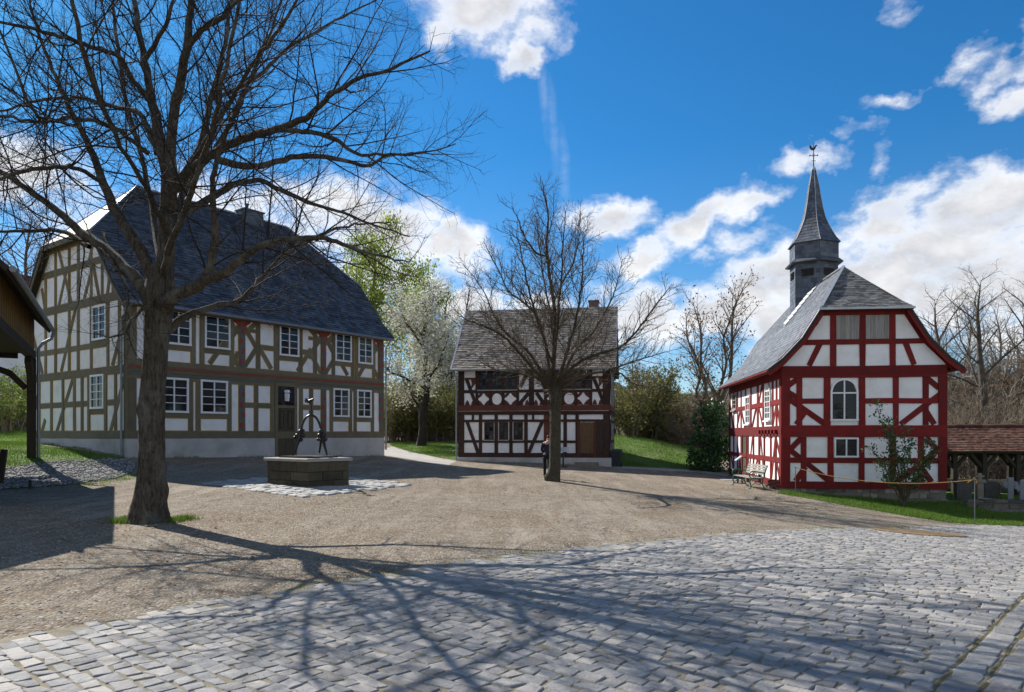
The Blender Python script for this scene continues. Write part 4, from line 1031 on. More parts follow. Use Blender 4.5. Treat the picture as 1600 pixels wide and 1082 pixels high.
frect(d, l, a0 - .05, a0 + .1, PB, 1.68, -.02, .06); frect(d, l, a1 - .1, a1 + .05, PB, 1.68, -.02, .06); door = d.build('door', MT['church_red'], HC.root)
d = MB(); n = 6
for i in range(n): w_ = (a1 - a0 - .2) / n; frect(d, l, a0 + .1 + i * w_ + .003, a0 + .1 + (i + 1) * w_ - .003, PB, 1.64, -.02, .012 + .003 * (i % 2))
dl = d.build('door_leaf', M('dull_green_door', (.075,.08,.045), (.055,.06,.035), 4, .7, .3, 30), door); d = MB(); d.tube([l.p(a0 + .2, .65, .01), l.p(a0 + .2, .65, .09)], .03, 8); d.build('handle', MT['iron'], dl)
d = MB(); d.box(-1.2, -.06, a0 - .2, a1 + .3, .2, .40); d.box(-1.7, -1.202, a0 - .2, a1 + .3, .2, .30); d.build('doorstep', MT['wellcap'], HC.root)
# roof
ovf = .26; pt = []; yb = D + .2
P = [(cxm - p[0], p[1]) for p in prof]
hy = 2.16
for s_ in (-1, 1):
    xx = lambda i: cxm + s_ * prof[i][0]
    Y0, Y1 = (yb, -ovf) if s_ < 0 else (-ovf, yb)
    for i in (3, 2, 1):
        pt.append(((xx(i+1), Y0, prof[i+1][1]), (xx(i+1), Y1, prof[i+1][1]), (xx(i), Y1, prof[i][1]), (xx(i), Y0, prof[i][1])))
    Z0, Z1 = (D - 2.0, hy) if s_ < 0 else (hy, D - 2.0)
    pt.append(((xx(1), Y0, 6.5), (xx(1), Y1, 6.5), (cxm, Z1, 8.5), (cxm, Z0, 8.5)))
hf = 6.5
pt.append(((cxm - 1.68, -ovf - .12, 6.43), (cxm + 1.68, -ovf - .12, 6.43), (cxm + 1.12, .45, 7.02), (cxm - 1.12, .45, 7.02)))
pt.append(((cxm - 1.12, .45, 7.02), (cxm + 1.12, .45, 7.02), (cxm, hy, 8.52), (cxm, hy, 8.52)))
pt.append(((cxm + 1.57, yb, 6.5), (cxm - 1.57, yb, 6.5), (cxm, D - 2.0, 8.5), (cxm, D - 2.0, 8.5)))
rfC = roof(HC, pt[:8], 'slateC', .15, .22, .012, under=.10)
m = MB()
for P4 in pt[8:]:
    Q = [HC.q(*p) for p in P4]; m.cur = 0; m.tiles(*Q, .145, .22, .018); m.cur = 1; V4 = [Vector(v) for v in Q]; N = (V4[1] - V4[0]).cross(V4[3] - V4[0]).normalized() * .012; slab(m, *[v - N for v in V4], .1)
m.build('hip_roof', [MT['slateD'], MT['darkwood']], rfC)
m = MB()
m.tube([HC.q(cxm, hy, 8.53), HC.q(cxm, D - 2, 8.53)], .045, 6); m.bar(HC.q(cxm - 1.57, -ovf, 6.53), HC.q(cxm, hy, 8.54), .12, .03)
Pq = [(cxm - p[0], p[1]) for p in prof[1:]]
for p0, p1 in zip(Pq[:-1], Pq[1:]): m.bar(HC.q(p0[0], -ovf, p0[1] + .025), HC.q(p1[0], -ovf, p1[1] + .025), .1, .02, up=(-.6, 0, .8))
m.bar(HC.q(cxm - 1.7, -ovf - .14, 6.40), HC.q(cxm + 1.7, -ovf - .14, 6.40), .05, .07)
m.build('ridge_flashing', MT['lead'], rfC)
m = MB()
for s_ in (-1, 1):
    Pq = [(cxm + s_ * (p[0] - .02), p[1] - .16) for p in prof[1:]]
    for p0, p1 in zip(Pq[:-1], Pq[1:]): m.bar(HC.q(p0[0], -ovf + .03, p0[1]), HC.q(p1[0], -ovf + .03, p1[1]), .05, .2, up=(s_ * .6, 0, .8))
m.bar(HC.q(-.42, 0, 4.15), HC.q(-.42, D, 4.15), .3, .08); m.bar(HC.q(L + .4, 0, 4.15), HC.q(L + .4, D, 4.15), .3, .08)
m.build('verge_board', MT['church_red'], HC.root)
# ridge turret
ty = 6.25; PH = R(-32); NS = 6
def hexp(rad, z, k): a = PH + 2 * math.pi * k / NS; return HC.q(cxm + rad * math.cos(a), ty + rad * math.sin(a), z)
tur = MB()
def hexband(mb, r0, z0, r1, z1, course=.14, width=.2, lift=.012):
    for k in range(NS):
        A_, B2, C2, D2 = hexp(r0, z0, k), hexp(r0, z0, k + 1), hexp(r1, z1, k + 1), hexp(r1, z1, k)
        mb.tiles(A_, B2, C2, D2, course, width, lift)
tur.lathe([(1.04, 6.2 - HC.zb), (1.04, 9.5 - HC.zb), (.95, 10.4 - HC.zb), (1.06, 10.41 - HC.zb)], cxm, ty, 6, ph=PH)
hexband(tur, 1.06, 6.3, 1.06, 9.56, .2, .26, .012)
turret = tur.build('ridge_turret', MT['slateT'], rfC)
m = MB(); hexband(m, 1.30, 9.52, 1.09, 9.70, .2, .2, .008); m.lathe([(1.28, 9.48 - HC.zb), (1.29, 9.515 - HC.zb), (1.0, 9.6 - HC.zb)], cxm, ty, 6, ph=PH); hexband(m, 1.085, 9.70, 1.085, 10.42, .18, .24, .01); m.build('turret_skirt', MT['slateT'], turret)
m = MB(); sp = [(1.17, 10.40), (.97, 10.66), (.8, 10.97), (.64, 11.3), (.52, 11.6), (.41, 12.05), (.33, 12.5), (.23, 13.15), (.13, 13.62), (.08, 13.92)]
for (r0, z0), (r1, z1) in zip(sp[:-1], sp[1:]): hexband(m, r0, z0, r1, z1, .15, .17, .011)
m.lathe([(r0 - .012, z0 - HC.zb) for r0, z0 in sp], cxm, ty, 6, ph=PH); spire = m.build('spire', MT['slateT'], turret)
m = MB()
for k in range(NS): m.tube([hexp(r0 + .012, z0, k) for r0, z0 in sp], .014, 5)
m.lathe([(.10, 13.86 - HC.zb), (.10, 13.95 - HC.zb), (.02, 14.02 - HC.zb)], cxm, ty, 8); m.build('hip_flashing', MT['lead'], spire)
for k in range(NS):
    m = MB()
    P_ = lambda u, z, o: tuple(Vector(hexp(1.06 + o, z, k)).lerp(Vector(hexp(1.06 + o, z, k + 1)), u))
    m.cur = 0; m.face([P_(.25, 8.86, .03), P_(.75, 8.86, .03), P_(.75, 9.2, .03), P_(.25, 9.2, .03)])
    m.cur = 1
    for i in range(4): z = 8.88 + i * .08; m.hexa([P_(.25, z, .03), P_(.75, z, .03), P_(.75, z, .07), P_(.25, z, .07), P_(.25, z + .05, .03), P_(.75, z + .05, .03), P_(.75, z + .015, .08), P_(.25, z + .015, .08)])
    m.build('louvre', [MT['iron'], MT['darkwood']], turret)
m = MB(); sxp = lambda dx, z: HC.q(cxm + dx, ty, z)
m.tube([sxp(0, 13.9), sxp(0, 15.15)], [.028, .014], 6); 
for z, w in ((14.55, .17), (14.3, .1)): m.tube([sxp(-w, z), sxp(w, z)], .014, 5)
for dx in (-.17, .17): m.lathe([(.03, 14.52 - HC.zb), (.035, 14.55 - HC.zb), (.03, 14.58 - HC.zb)], cxm + dx, ty, 6)
for q in np.linspace(0, 6.28, 9)[:-1]: m.tube([sxp(.07 * math.cos(q), 14.55 + .07 * math.sin(q)), sxp(.07 * math.cos(q + .78), 14.55 + .07 * math.sin(q + .78))], .009, 4)
ck = [(-.16, 14.86), (-.1, 14.8), (.02, 14.78), (.08, 14.86), (.12, 14.98), (.17, 14.98), (.12, 15.04), (.06, 15.0), (.0, 14.9), (-.08, 14.92), (-.14, 15.04), (-.18, 14.98)]
m.face([HC.q(cxm + x, ty - .012, z) for x, z in ck]); m.face([HC.q(cxm + x, ty + .012, z) for x, z in ck][::-1])
m.build('weathercock_cross', MT['iron'], spire)
# stepped flashing where the turret meets the lit roof slope
m = MB()
for i in range(9):
    x = cxm - .02 - i * .17; q = cxm - x; sl_ = 2 / 1.57; z = 8.52 - q * sl_; z2_ = z - .17 * sl_; y0 = ty - 1.16 + .03 * (i % 2)
    m.hexa([HC.q(x - .17, y0, z2_), HC.q(x, y0, z), HC.q(x, ty - .85, z), HC.q(x - .17, ty - .85, z2_), HC.q(x - .17, y0, z2_ + .04 + .05), HC.q(x, y0, z + .05), HC.q(x, ty - .85, z + .16), HC.q(x - .17, ty - .85, z2_ + .20)])
m.build('flashing', MT['lead'], turret)
# ------------------------------------------------------------------ trees
def tubes(lines, k):
    V = []; F = []; b = 0
    ang = np.arange(k) * 2 * np.pi / k; ca, sa = np.cos(ang), np.sin(ang); j = np.arange(k); j2 = (j + 1) % k
    for pts, rad in lines:
        n = len(pts); t = np.gradient(pts, axis=0); t /= np.maximum(np.linalg.norm(t, axis=1, keepdims=True), 1e-9)
        m = np.abs(t.mean(0)); ref = np.eye(3)[int(np.argmin(m))]
        u = np.cross(t, ref); u /= np.maximum(np.linalg.norm(u, axis=1, keepdims=True), 1e-9); w = np.cross(t, u)
        ring = pts[:, None, :] + (u[:, None, :] * ca[None, :, None] + w[:, None, :] * sa[None, :, None]) * rad[:, None, None]
        V.append(ring.reshape(-1, 3))
        i = np.arange(n - 1)[:, None] * k + b
        F.append(np.stack([i + j, i + j2, i + k + j2, i + k + j], -1).reshape(-1, 4)); b += n * k
    return np.concatenate(V), np.concatenate(F)
def smooth_line(P, n, rng=None, jit=0.0):
    P = np.asarray(P, float); m = len(P); s = np.concatenate([[0], np.cumsum(np.linalg.norm(np.diff(P[:, :3], axis=0), axis=1))])
    q = np.linspace(0, s[-1], n); out = np.empty((n, P.shape[1]))
    E = np.vstack([2 * P[0] - P[1], P, 2 * P[-1] - P[-2]])
    for i, x in enumerate(q):
        k = min(max(int(np.searchsorted(s, x, 'right') - 1), 0), m - 2); u = (x - s[k]) / max(s[k+1] - s[k], 1e-9)
        p0, p1, p2, p3 = E[k], E[k+1], E[k+2], E[k+3]
        out[i] = .5 * (2*p1 + (p2 - p0)*u + (2*p0 - 5*p1 + 4*p2 - p3)*u*u + (3*p1 - p0 - 3*p2 + p3)*u**3)
    if rng is not None and jit: out[1:-1, :3] += rng.normal(0, jit, (n - 2, 3))
    return out
def kids(rng, line, spacing, lenf, rf, rmin, start=.15, up=.06, ang=(32, 62), seg=.22, jit=.13, taper=.45, end=1.0, thick=.011):
    pts, rad = line; d = np.linalg.norm(np.diff(pts, axis=0), axis=1); s = np.concatenate([[0], np.cumsum(d)]); L = s[-1]; out = []
    x = start * L + rng.uniform(0, spacing); ph = rng.uniform(0, 6.28)
    while x < L * end:
        k = min(max(int(np.searchsorted(s, x, 'right') - 1), 0), len(pts) - 2); u = (x - s[k]) / max(d[k], 1e-9)
        p = pts[k] * (1 - u) + pts[k+1] * u; r0 = rad[k] * (1 - u) + rad[k+1] * u
        t = (pts[k+1] - pts[k]) / max(d[k], 1e-9)
        a = np.cross(t, [.3, .2, 1.0]); a /= max(np.linalg.norm(a), 1e-9); b = np.cross(t, a)
        ph += 2.4 + rng.normal(0, .5); th = math.radians(rng.uniform(*ang))
        dr = t * math.cos(th) + (a * math.cos(ph) + b * math.sin(ph)) * math.sin(th)
        ln = lenf(x / L, L) * rng.uniform(.55, 1.15)
        n = max(2, int(ln / seg)) + 1; st = ln / (n - 1); q = [p]; c = p.copy()
        for i in range(n - 1):
            dr = dr + rng.normal(0, jit, 3) + np.array([0, 0, up]); dr /= np.linalg.norm(dr); c = c + dr * st; q.append(c)
        r = max(rmin, min(r0 * rf, rmin + ln * thick)); out.append((np.array(q), np.linspace(r, max(rmin * taper, r * .3), n)))
        x += spacing * rng.uniform(.6, 1.4)
    return out
def leafmesh(name, centres, size, mat, parent, seed, per=1, jit=.1, off=(0,0,0), droop=0.0, flat=0.0):
    rg = np.random.default_rng(seed); C = np.repeat(np.asarray(centres), per, 0); n = len(C); C = C + rg.normal(0, jit, (n, 3))
    a = rg.normal(0, 1, (n, 3)); a[:, 2] *= (1 - flat); a /= np.linalg.norm(a, axis=1, keepdims=True); b = np.cross(a, rg.normal(0, 1, (n, 3))); b /= np.maximum(np.linalg.norm(b, axis=1, keepdims=True), 1e-9)
    if droop: a = a * (1 - droop) + np.array([0, 0, -1]) * droop
    s = size * rg.uniform(.5, 1.25, (n, 1)); w = s * .5
    V = np.stack([C - a * s, C + b * w, C + a * s, C - b * w], 1).reshape(-1, 3)
    return mesh_obj(name, V, np.arange(4 * n).reshape(n, 4), mat, parent, off, rnd=rg.uniform(0, 1, n))

# --- the big linden in front, its limbs where the photograph shows them
rng = np.random.default_rng(3)
D0 = float(TB[1]); z0 = gz1(TB[0], D0)
linden = empty('linden_tree', (TB[0], D0, z0 - .05), 0, 'tall bare linden tree with a thick lumpy trunk in a tuft of grass, at left', 'tree')
K = D0 / FPX
def PL(L): return np.array([[*at(px, py, D0 + dd * (1 if abs(dd) < 9 else 1)), r * K / 2] for px, py, dd, r in L])
tr = np.array([[TB[0] + (px - 234) * K, D0, (CAMZ + (HY - py) * K), w * K / 2] for px, py, w in ((230,835,66),(231,818,57),(232,795,50),(235,760,43),(237,720,39),(238,680,38),(239,640,37),(240,600,36),(242,560,35.5),(244,520,37),(247,485,43),(248,462,46),(250,440,40),(252,415,30))])
LIMBS = [
 [(238,478,0,34),(222,446,.1,27),(200,425,.2,24),(171,396,.5,21),(129,364,.9,18),(88,329,1.2,15),(53,302,1.4,13),(0,268,1.7,11),(-70,235,2.0,8),(-150,215,2.2,4)],
 [(244,462,0,28),(236,428,.0,24),(209,377,.1,22),(177,323,.3,19),(158,275,.5,16),(140,232,.7,13),(113,180,.9,11),(95,138,1.1,9),(86,118,1.2,8),(60,50,1.5,6),(40,-30,1.7,3)],
 [(250,470,0,40),(258,400,.1,34),(260,340,.2,31),(262,280,.3,28),(248,210,.5,22),(236,150,.7,17),(226,95,.8,14),(216,40,.9,11),(206,-20,1.0,9),(196,-90,1.1,6),(190,-160,1.2,3)],
 [(264,330,.2,24),(270,285,0,21),(266,225,-.2,19),(280,130,-.6,17),(292,66,-.9,14),(298,0,-1.1,11),(300,-80,-1.3,8),(306,-150,-1.4,4)],
 [(290,75,-.9,11),(318,45,-1.1,10),(352,22,-1.3,9),(372,-5,-1.4,7),(400,-60,-1.6,4)],
 [(228,92,.8,10),(250,55,.6,9),(266,20,.5,7),(272,-30,.4,5),(280,-90,.4,3)],
 [(252,482,-.1,30),(268,466,-.3,26),(290,456,-.6,23),(310,446,-.8,21),(326,425,-1.0,17),(334,395,-1.1,15),(336,355,-1.2,13),(332,293,-1.4,10),(345,230,-1.6,8),(372,170,-1.8,6),(398,110,-2.0,4)],
 [(306,449,-.8,18),(330,436,-1.1,16),(352,424,-1.4,15),(373,409,-1.7,14),(398,389,-2.0,12),(430,379,-2.3,11),(460,373,-2.6,9),(505,372,-2.9,8),(545,385,-3.1,6),(590,400,-3.3,4),(640,410,-3.5,2)],
 [(252,525,.1,20),(272,508,.3,17),(305,487,.6,14),(340,478,.9,13),(370,472,1.1,12),(392,454,1.3,11),(409,435,1.5,10),(450,394,1.8,8),(500,368,2.2,7),(550,352,2.5,5),(610,348,2.8,3)],
 [(262,372,.2,22),(276,340,.5,19),(310,321,.9,16),(345,300,1.3,14),(378,285,1.6,12),(409,283,1.9,11),(448,301,2.3,10),(490,320,2.7,8),(530,331,3.0,7),(580,350,3.4,5),(640,370,3.8,3)],
 [(268,300,.2,22),(300,266,-.3,19),(335,238,-.8,17),(375,220,-1.2,15),(420,205,-1.7,13),(465,192,-2.1,11),(490,174,-2.4,9),(520,146,-2.8,8),(560,125,-3.1,6),(610,108,-3.4,5),(672,80,-3.7,2.5)],
 [(420,205,-1.7,9),(470,206,-2.2,8),(520,216,-2.6,7),(560,240,-2.9,5),(610,242,-3.2,4),(670,236,-3.4,2.5),(712,225,-3.5,1.5)],
 [(340,250,.6,16),(400,262,1.1,14),(450,248,1.5,12),(500,245,1.9,11),(545,252,2.3,9),(575,260,2.5,8),(600,246,2.8,6),(640,240,3.1,4),(705,242,3.5,2)],
 [(282,290,.1,18),(297,258,.4,15),(312,230,.7,14),(330,155,1.1,12),(343,105,1.4,10),(356,45,1.6,8),(364,-10,1.7,6),(380,-80,1.9,3)],
 [(330,155,1.1,10),(365,142,1.5,9),(400,122,1.8,9),(440,84,2.2,7),(480,58,2.6,6),(530,30,2.9,5),(590,-2,3.2,3),(640,-30,3.4,2)],
 [(300,260,.4,12),(340,190,-.2,10),(366,150,-.6,8),(400,92,-1.1,7),(440,40,-1.6,6),(470,-10,-2.0,4),(505,-60,-2.3,2)],
 [(246,240,.4,14),(222,182,.8,11),(205,172,1.1,10),(165,164,1.5,9),(130,155,1.8,8),(90,154,2.1,7),(40,162,2.5,6),(0,176,2.8,5),(-60,186,3.2,3)],
 [(236,160,.6,12),(205,122,.1,10),(188,90,-.3,9),(150,76,-.8,8),(110,62,-1.3,7),(70,50,-1.7,6),(20,38,-2.2,5),(-50,30,-2.7,3)],
 [(232,240,.3,10),(190,208,-.2,8),(140,188,-.7,7),(100,186,-1.1,6),(55,190,-1.5,5),(0,182,-1.9,4),(-60,170,-2.3,2)],
 [(165,290,.4,9),(120,263,-.3,8),(80,262,-1.9,7),(30,270,-2.3,6),(-20,285,-2.6,4),(-80,290,-2.9,2)],
 [(140,386,.8,10),(100,362,1.3,9),(60,360,1.7,8),(0,362,2.2,6),(-60,358,2.6,4),(-120,350,3,2)],
 [(112,180,.9,8),(92,190,.2,6),(60,180,-2.9,5),(20,100,-3.2,4),(-10,30,-3.5,3),(-40,-50,-3.8,2)],
 [(255,430,-.1,15),(272,370,-1.1,12),(300,300,-2.2,9),(330,200,-3.2,7),(356,90,-3.9,5.5),(380,-40,-4.5,4),(400,-160,-4.9,2.5)],
 [(252,420,.1,15),(240,340,1.2,12),(222,250,2.4,10),(196,150,3.4,10),(180,40,4.2,8),(170,-80,4.8,5),(165,-160,5.1,3)],
 [(260,360,0,12),(232,300,-1.3,9),(190,230,-2.5,7),(150,140,-3.4,8),(120,30,-4.1,6),(100,-90,-4.7,3)],
 [(262,350,.2,15),(300,280,1.5,13),(350,210,2.7,10),(392,120,3.6,8),(430,30,4.3,6),(460,-80,4.9,3)],
 [(226,440,.1,9),(240,470,-.3,6),(205,500,-.5,5),(196,520,-.6,4),(170,528,-.6,3),(150,520,-.6,1.5)],
 [(155,390,.4,9),(176,410,.2,6),(192,440,0,5),(199,470,-.1,4),(194,505,-.2,2)],
]
limbs = []
for L in LIMBS:
    P = smooth_line(PL(L), 4 * len(L), rng, .012); limbs.append((P[:, :3], np.maximum(P[:, 3] * .80, .006)))
# trunk with lumps and root flare
P = smooth_line(tr, 90); kk = 28; ang = np.arange(kk) * 2 * np.pi / kk; V = []
for i, (x, y, z, r) in enumerate(P):
    zz = (z - z0)
    f1 = 1 + .05 * np.sin(3 * ang + zz * 1.6) + .035 * np.sin(7 * ang - zz * 2.7 + 1) + .02 * np.sin(13 * ang + zz * 5) + rng.normal(0, .008, kk)
    fl = max(0, 1 - zz / .55); f1 = f1 * (1 + fl ** 1.5 * .24 * (1 + np.sin(5 * ang + .7)) * .5)
    for (bz, ba, bs, br) in ((.62, -.1, .16, .34), (1.5, 2.9, .13, .12), (2.45, 3.0, .2, .24), (2.2, 3.4, .14, .2), (2.55, -1.4, .14, .16), (1.05, .2, .12, .1), (3.0, 2.6, .12, .1)):
        da = np.angle(np.exp(1j * (ang - ba))); f1 = f1 + br * np.exp(-((zz - bz) / bs) ** 2 - (da / .42) ** 2)
    V.append(np.stack([x + r * f1 * np.cos(ang), y + r * f1 * np.sin(ang), np.full(kk, z)], 1))
V = np.concatenate(V); n = len(P); i = np.arange(n - 1)[:, None] * kk; j = np.arange(kk); F = np.stack([i + j, i + (j + 1) % kk, i + kk + (j + 1) % kk, i + kk + j], -1).reshape(-1, 4)
off = tuple(linden.location)
mesh_obj('trunk', V, F, MT['bark'], linden, off, smooth=True)
V, F = tubes(limbs, 9); mesh_obj('limbs', V, F, MT['bark'], linden, off, smooth=True)
l2, l3, l4 = [], [], []
for li, ln in enumerate(limbs):
    l2 += kids(rng, ln, .235, lambda u, L: min(2.1, .5 * (1 - u) * L + .75), .5, .0065, start=.22, up=.05, seg=.25, ang=(30, 65), jit=.12, thick=.0055)
for ln in l2: l3 += kids(rng, ln, .115, lambda u, L: min(.95, .5 * (1 - u) * L + .28), .55, .0034, start=.12, up=.07, seg=.16, ang=(28, 60), jit=.15, thick=.003)
for ln in l3: l4 += kids(rng, ln, .115, lambda u, L: min(.42, .5 * (1 - u) * L + .12), .6, .0021, start=.15, up=.06, seg=.12, ang=(25, 55), jit=.15)
l4 = [q for q in l4 if rng.random() < .85]
V, F = tubes(l2, 5); br = mesh_obj('branches', V, F, MT['bark_twig'], linden, off, smooth=True)
V1, F1 = tubes(l3, 3); V2, F2 = tubes(l4, 3)
tw = mesh_obj('twigs', np.concatenate([V1, V2]), np.concatenate([F1, F2 + len(V1)]), MT['bark_twig'], linden, off)
print('linden', len(l2), len(l3), len(l4))

# --- the smaller bare tree before House B
rng = np.random.default_rng(9)
T2 = np.array(G(864, 752)); D2 = float(T2[1]); K = D2 / FPX; z2 = gz1(*T2)
small = empty('linden_tree', (T2[0], D2, z2 - .03), 0, 'slender bare tree in the middle of the square with a person leaning behind its trunk', 'tree')
def PL2(L): return np.array([[*at(px, py, D2 + dd), r * K / 2] for px, py, dd, r in L])
LM = [
 [(866,618,0,15),(865,575,0,12),(867,520,.1,11),(866,478,.2,9.5),(858,425,.3,8),(854,380,.4,7),(857,340,.4,5),(850,300,.4,3),(847,284,.4,1.5)],
 [(868,622,0,12),(852,596,-.2,9),(836,580,-.5,8),(812,552,-1.0,7),(790,529,-1.4,6),(762,512,-1.9,4.5),(736,503,-2.3,3),(718,494,-2.6,1.5)],
 [(864,612,.1,10),(858,574,.5,8),(848,520,1.0,7),(838,492,1.3,6),(812,468,1.8,5),(795,455,2.1,4),(772,410,2.5,3),(755,377,2.7,1.5)],
 [(852,594,.2,9),(830,556,.8,7),(808,534,1.2,6),(787,519,1.6,5),(770,490,2.0,4),(758,460,2.3,3),(738,430,2.6,2.2),(720,410,2.8,1.2)],
 [(854,400,.3,6),(838,396,-.1,5),(820,370,-.5,4),(808,340,-.8,2.6),(799,322,-1.0,1.3)],
 [(868,614,.0,10),(881,568,-.5,8),(892,530,-.9,7),(901,496,-1.2,6),(908,450,-1.5,4.5),(911,410,-1.7,3),(912,362,-1.9,1.4)],
 [(870,610,.1,10),(891,561,.7,8),(910,536,1.1,7),(928,518,1.4,6),(944,490,1.8,5),(957,465,2.1,4),(966,436,2.3,2.6),(973,405,2.5,1.2)],
 [(870,605,-.1,10),(890,580,-.5,8),(910,563,-.9,7.5),(940,552,-1.4,6.5),(968,543,-1.8,6),(991,522,-2.2,5),(1010,497,-2.5,4),(1024,478,-2.7,3),(1050,444,-3.0,1.2)],
 [(880,600,.2,9),(915,586,.8,7),(945,580,1.3,6),(970,572,1.7,5),(995,563,2.1,4),(1022,556,2.4,3),(1052,547,2.7,1.2)],
 [(950,579,1.4,5),(970,584,1.6,4),(986,597,1.8,3),(1004,604,2.0,2.2),(1028,604,2.2,1)],
 [(866,470,.2,6),(880,440,.7,5),(896,408,1.1,4),(905,370,1.4,2.5),(907,330,1.6,1.2)],
 [(866,560,.1,7),(872,500,-1.0,6),(876,440,-1.8,4.5),(880,380,-2.4,3),(884,330,-2.7,1.4)],
 [(864,570,.1,7),(846,520,-1.1,6),(828,460,-2.0,4.5),(815,400,-2.6,3),(806,360,-2.9,1.4)],
 [(866,560,.1,7),(862,500,1.2,6),(850,440,2.1,4.5),(842,380,2.6,3),(838,340,2.8,1.4)],
 [(860,606,.1,7),(835,590,.6,6),(805,583,1.2,4.5),(775,578,1.7,3),(750,566,2.0,1.5)],
]
limbs = []
for L in LM: P = smooth_line(PL2(L), 4 * len(L), rng, .012); limbs.append((P[:, :3], np.maximum(P[:, 3] * .62, .008)))
trk = np.array([[T2[0] + (px - 864) * K, D2, CAMZ + (HY - py) * K, w * K / 2] for px, py, w in ((862,762,30),(864,750,23),(866,735,19),(867,700,18),(868,660,17.5),(868,636,18),(868,618,21),(867,604,17),(866,590,11))])
P = smooth_line(trk, 50); kk = 18; ang = np.arange(kk) * 2 * np.pi / kk
V = np.concatenate([np.stack([x + r * (1 + .05 * np.sin(3 * ang + z * 2) + rng.normal(0, .015, kk) + .6 * np.exp(-((z - z2 - .18) / .14) ** 2 - (np.angle(np.exp(1j * (ang - 3.4))) / .5) ** 2)) * np.cos(ang), y + r * (1 + .05 * np.sin(4 * ang + z) + rng.normal(0, .015, kk)) * np.sin(ang), np.full(kk, z)], 1) for x, y, z, r in P])
n = len(P); i = np.arange(n - 1)[:, None] * kk; j = np.arange(kk); F = np.stack([i + j, i + (j + 1) % kk, i + kk + (j + 1) % kk, i + kk + j], -1).reshape(-1, 4)
off = tuple(small.location); mesh_obj('trunk', V, F, MT['bark_mid'], small, off, smooth=True)
V, F = tubes(limbs, 7); mesh_obj('limbs', V, F, MT['bark_mid'], small, off, smooth=True)
l2, l3, l4 = [], [], []
for ln in limbs: l2 += kids(rng, ln, .16, lambda u, L: min(1.6, .5 * (1 - u) * L + .5), .5, .008, start=.2, up=.10, seg=.22, ang=(28, 58), thick=.006)
for i in range(60):   # the broom of young shoots round the fork
    a = rng.uniform(0, 6.28); p = np.array([T2[0] + (867 - 864) * K, D2, CAMZ + (HY - rng.uniform(585, 615)) * K]); d = np.array([math.cos(a), math.sin(a) * .8, rng.uniform(-.1, .5)]); ln = rng.uniform(.6, 1.9)
    q = [p + d * ln * s + np.array([0, 0, .25 * s * s * ln]) + rng.normal(0, .03, 3) for s in np.linspace(0, 1, 7)]; l2.append((np.array(q), np.linspace(.016, .005, 7)))
for ln in l2: l3 += kids(rng, ln, .13, lambda u, L: min(.75, .5 * (1 - u) * L + .22), .55, .0075, start=.12, up=.09, seg=.18, ang=(25, 55), jit=.14)
for ln in l3: l4 += kids(rng, ln, .15, lambda u, L: min(.32, .5 * (1 - u) * L + .12), .6, .0058, start=.15, up=.08, seg=.15, ang=(25, 50)) if rng.random() < .7 else []
V, F = tubes(l2, 4); mesh_obj('branches', V, F, MT['twig_mid'], small, off, smooth=True)
V1, F1 = tubes(l3, 3); V2, F2 = tubes(l4, 3); mesh_obj('twigs', np.concatenate([V1, V2]), np.concatenate([F1, F2 + len(V1)]), MT['twig_mid'], small, off)
print('small', len(l2), len(l3), len(l4))

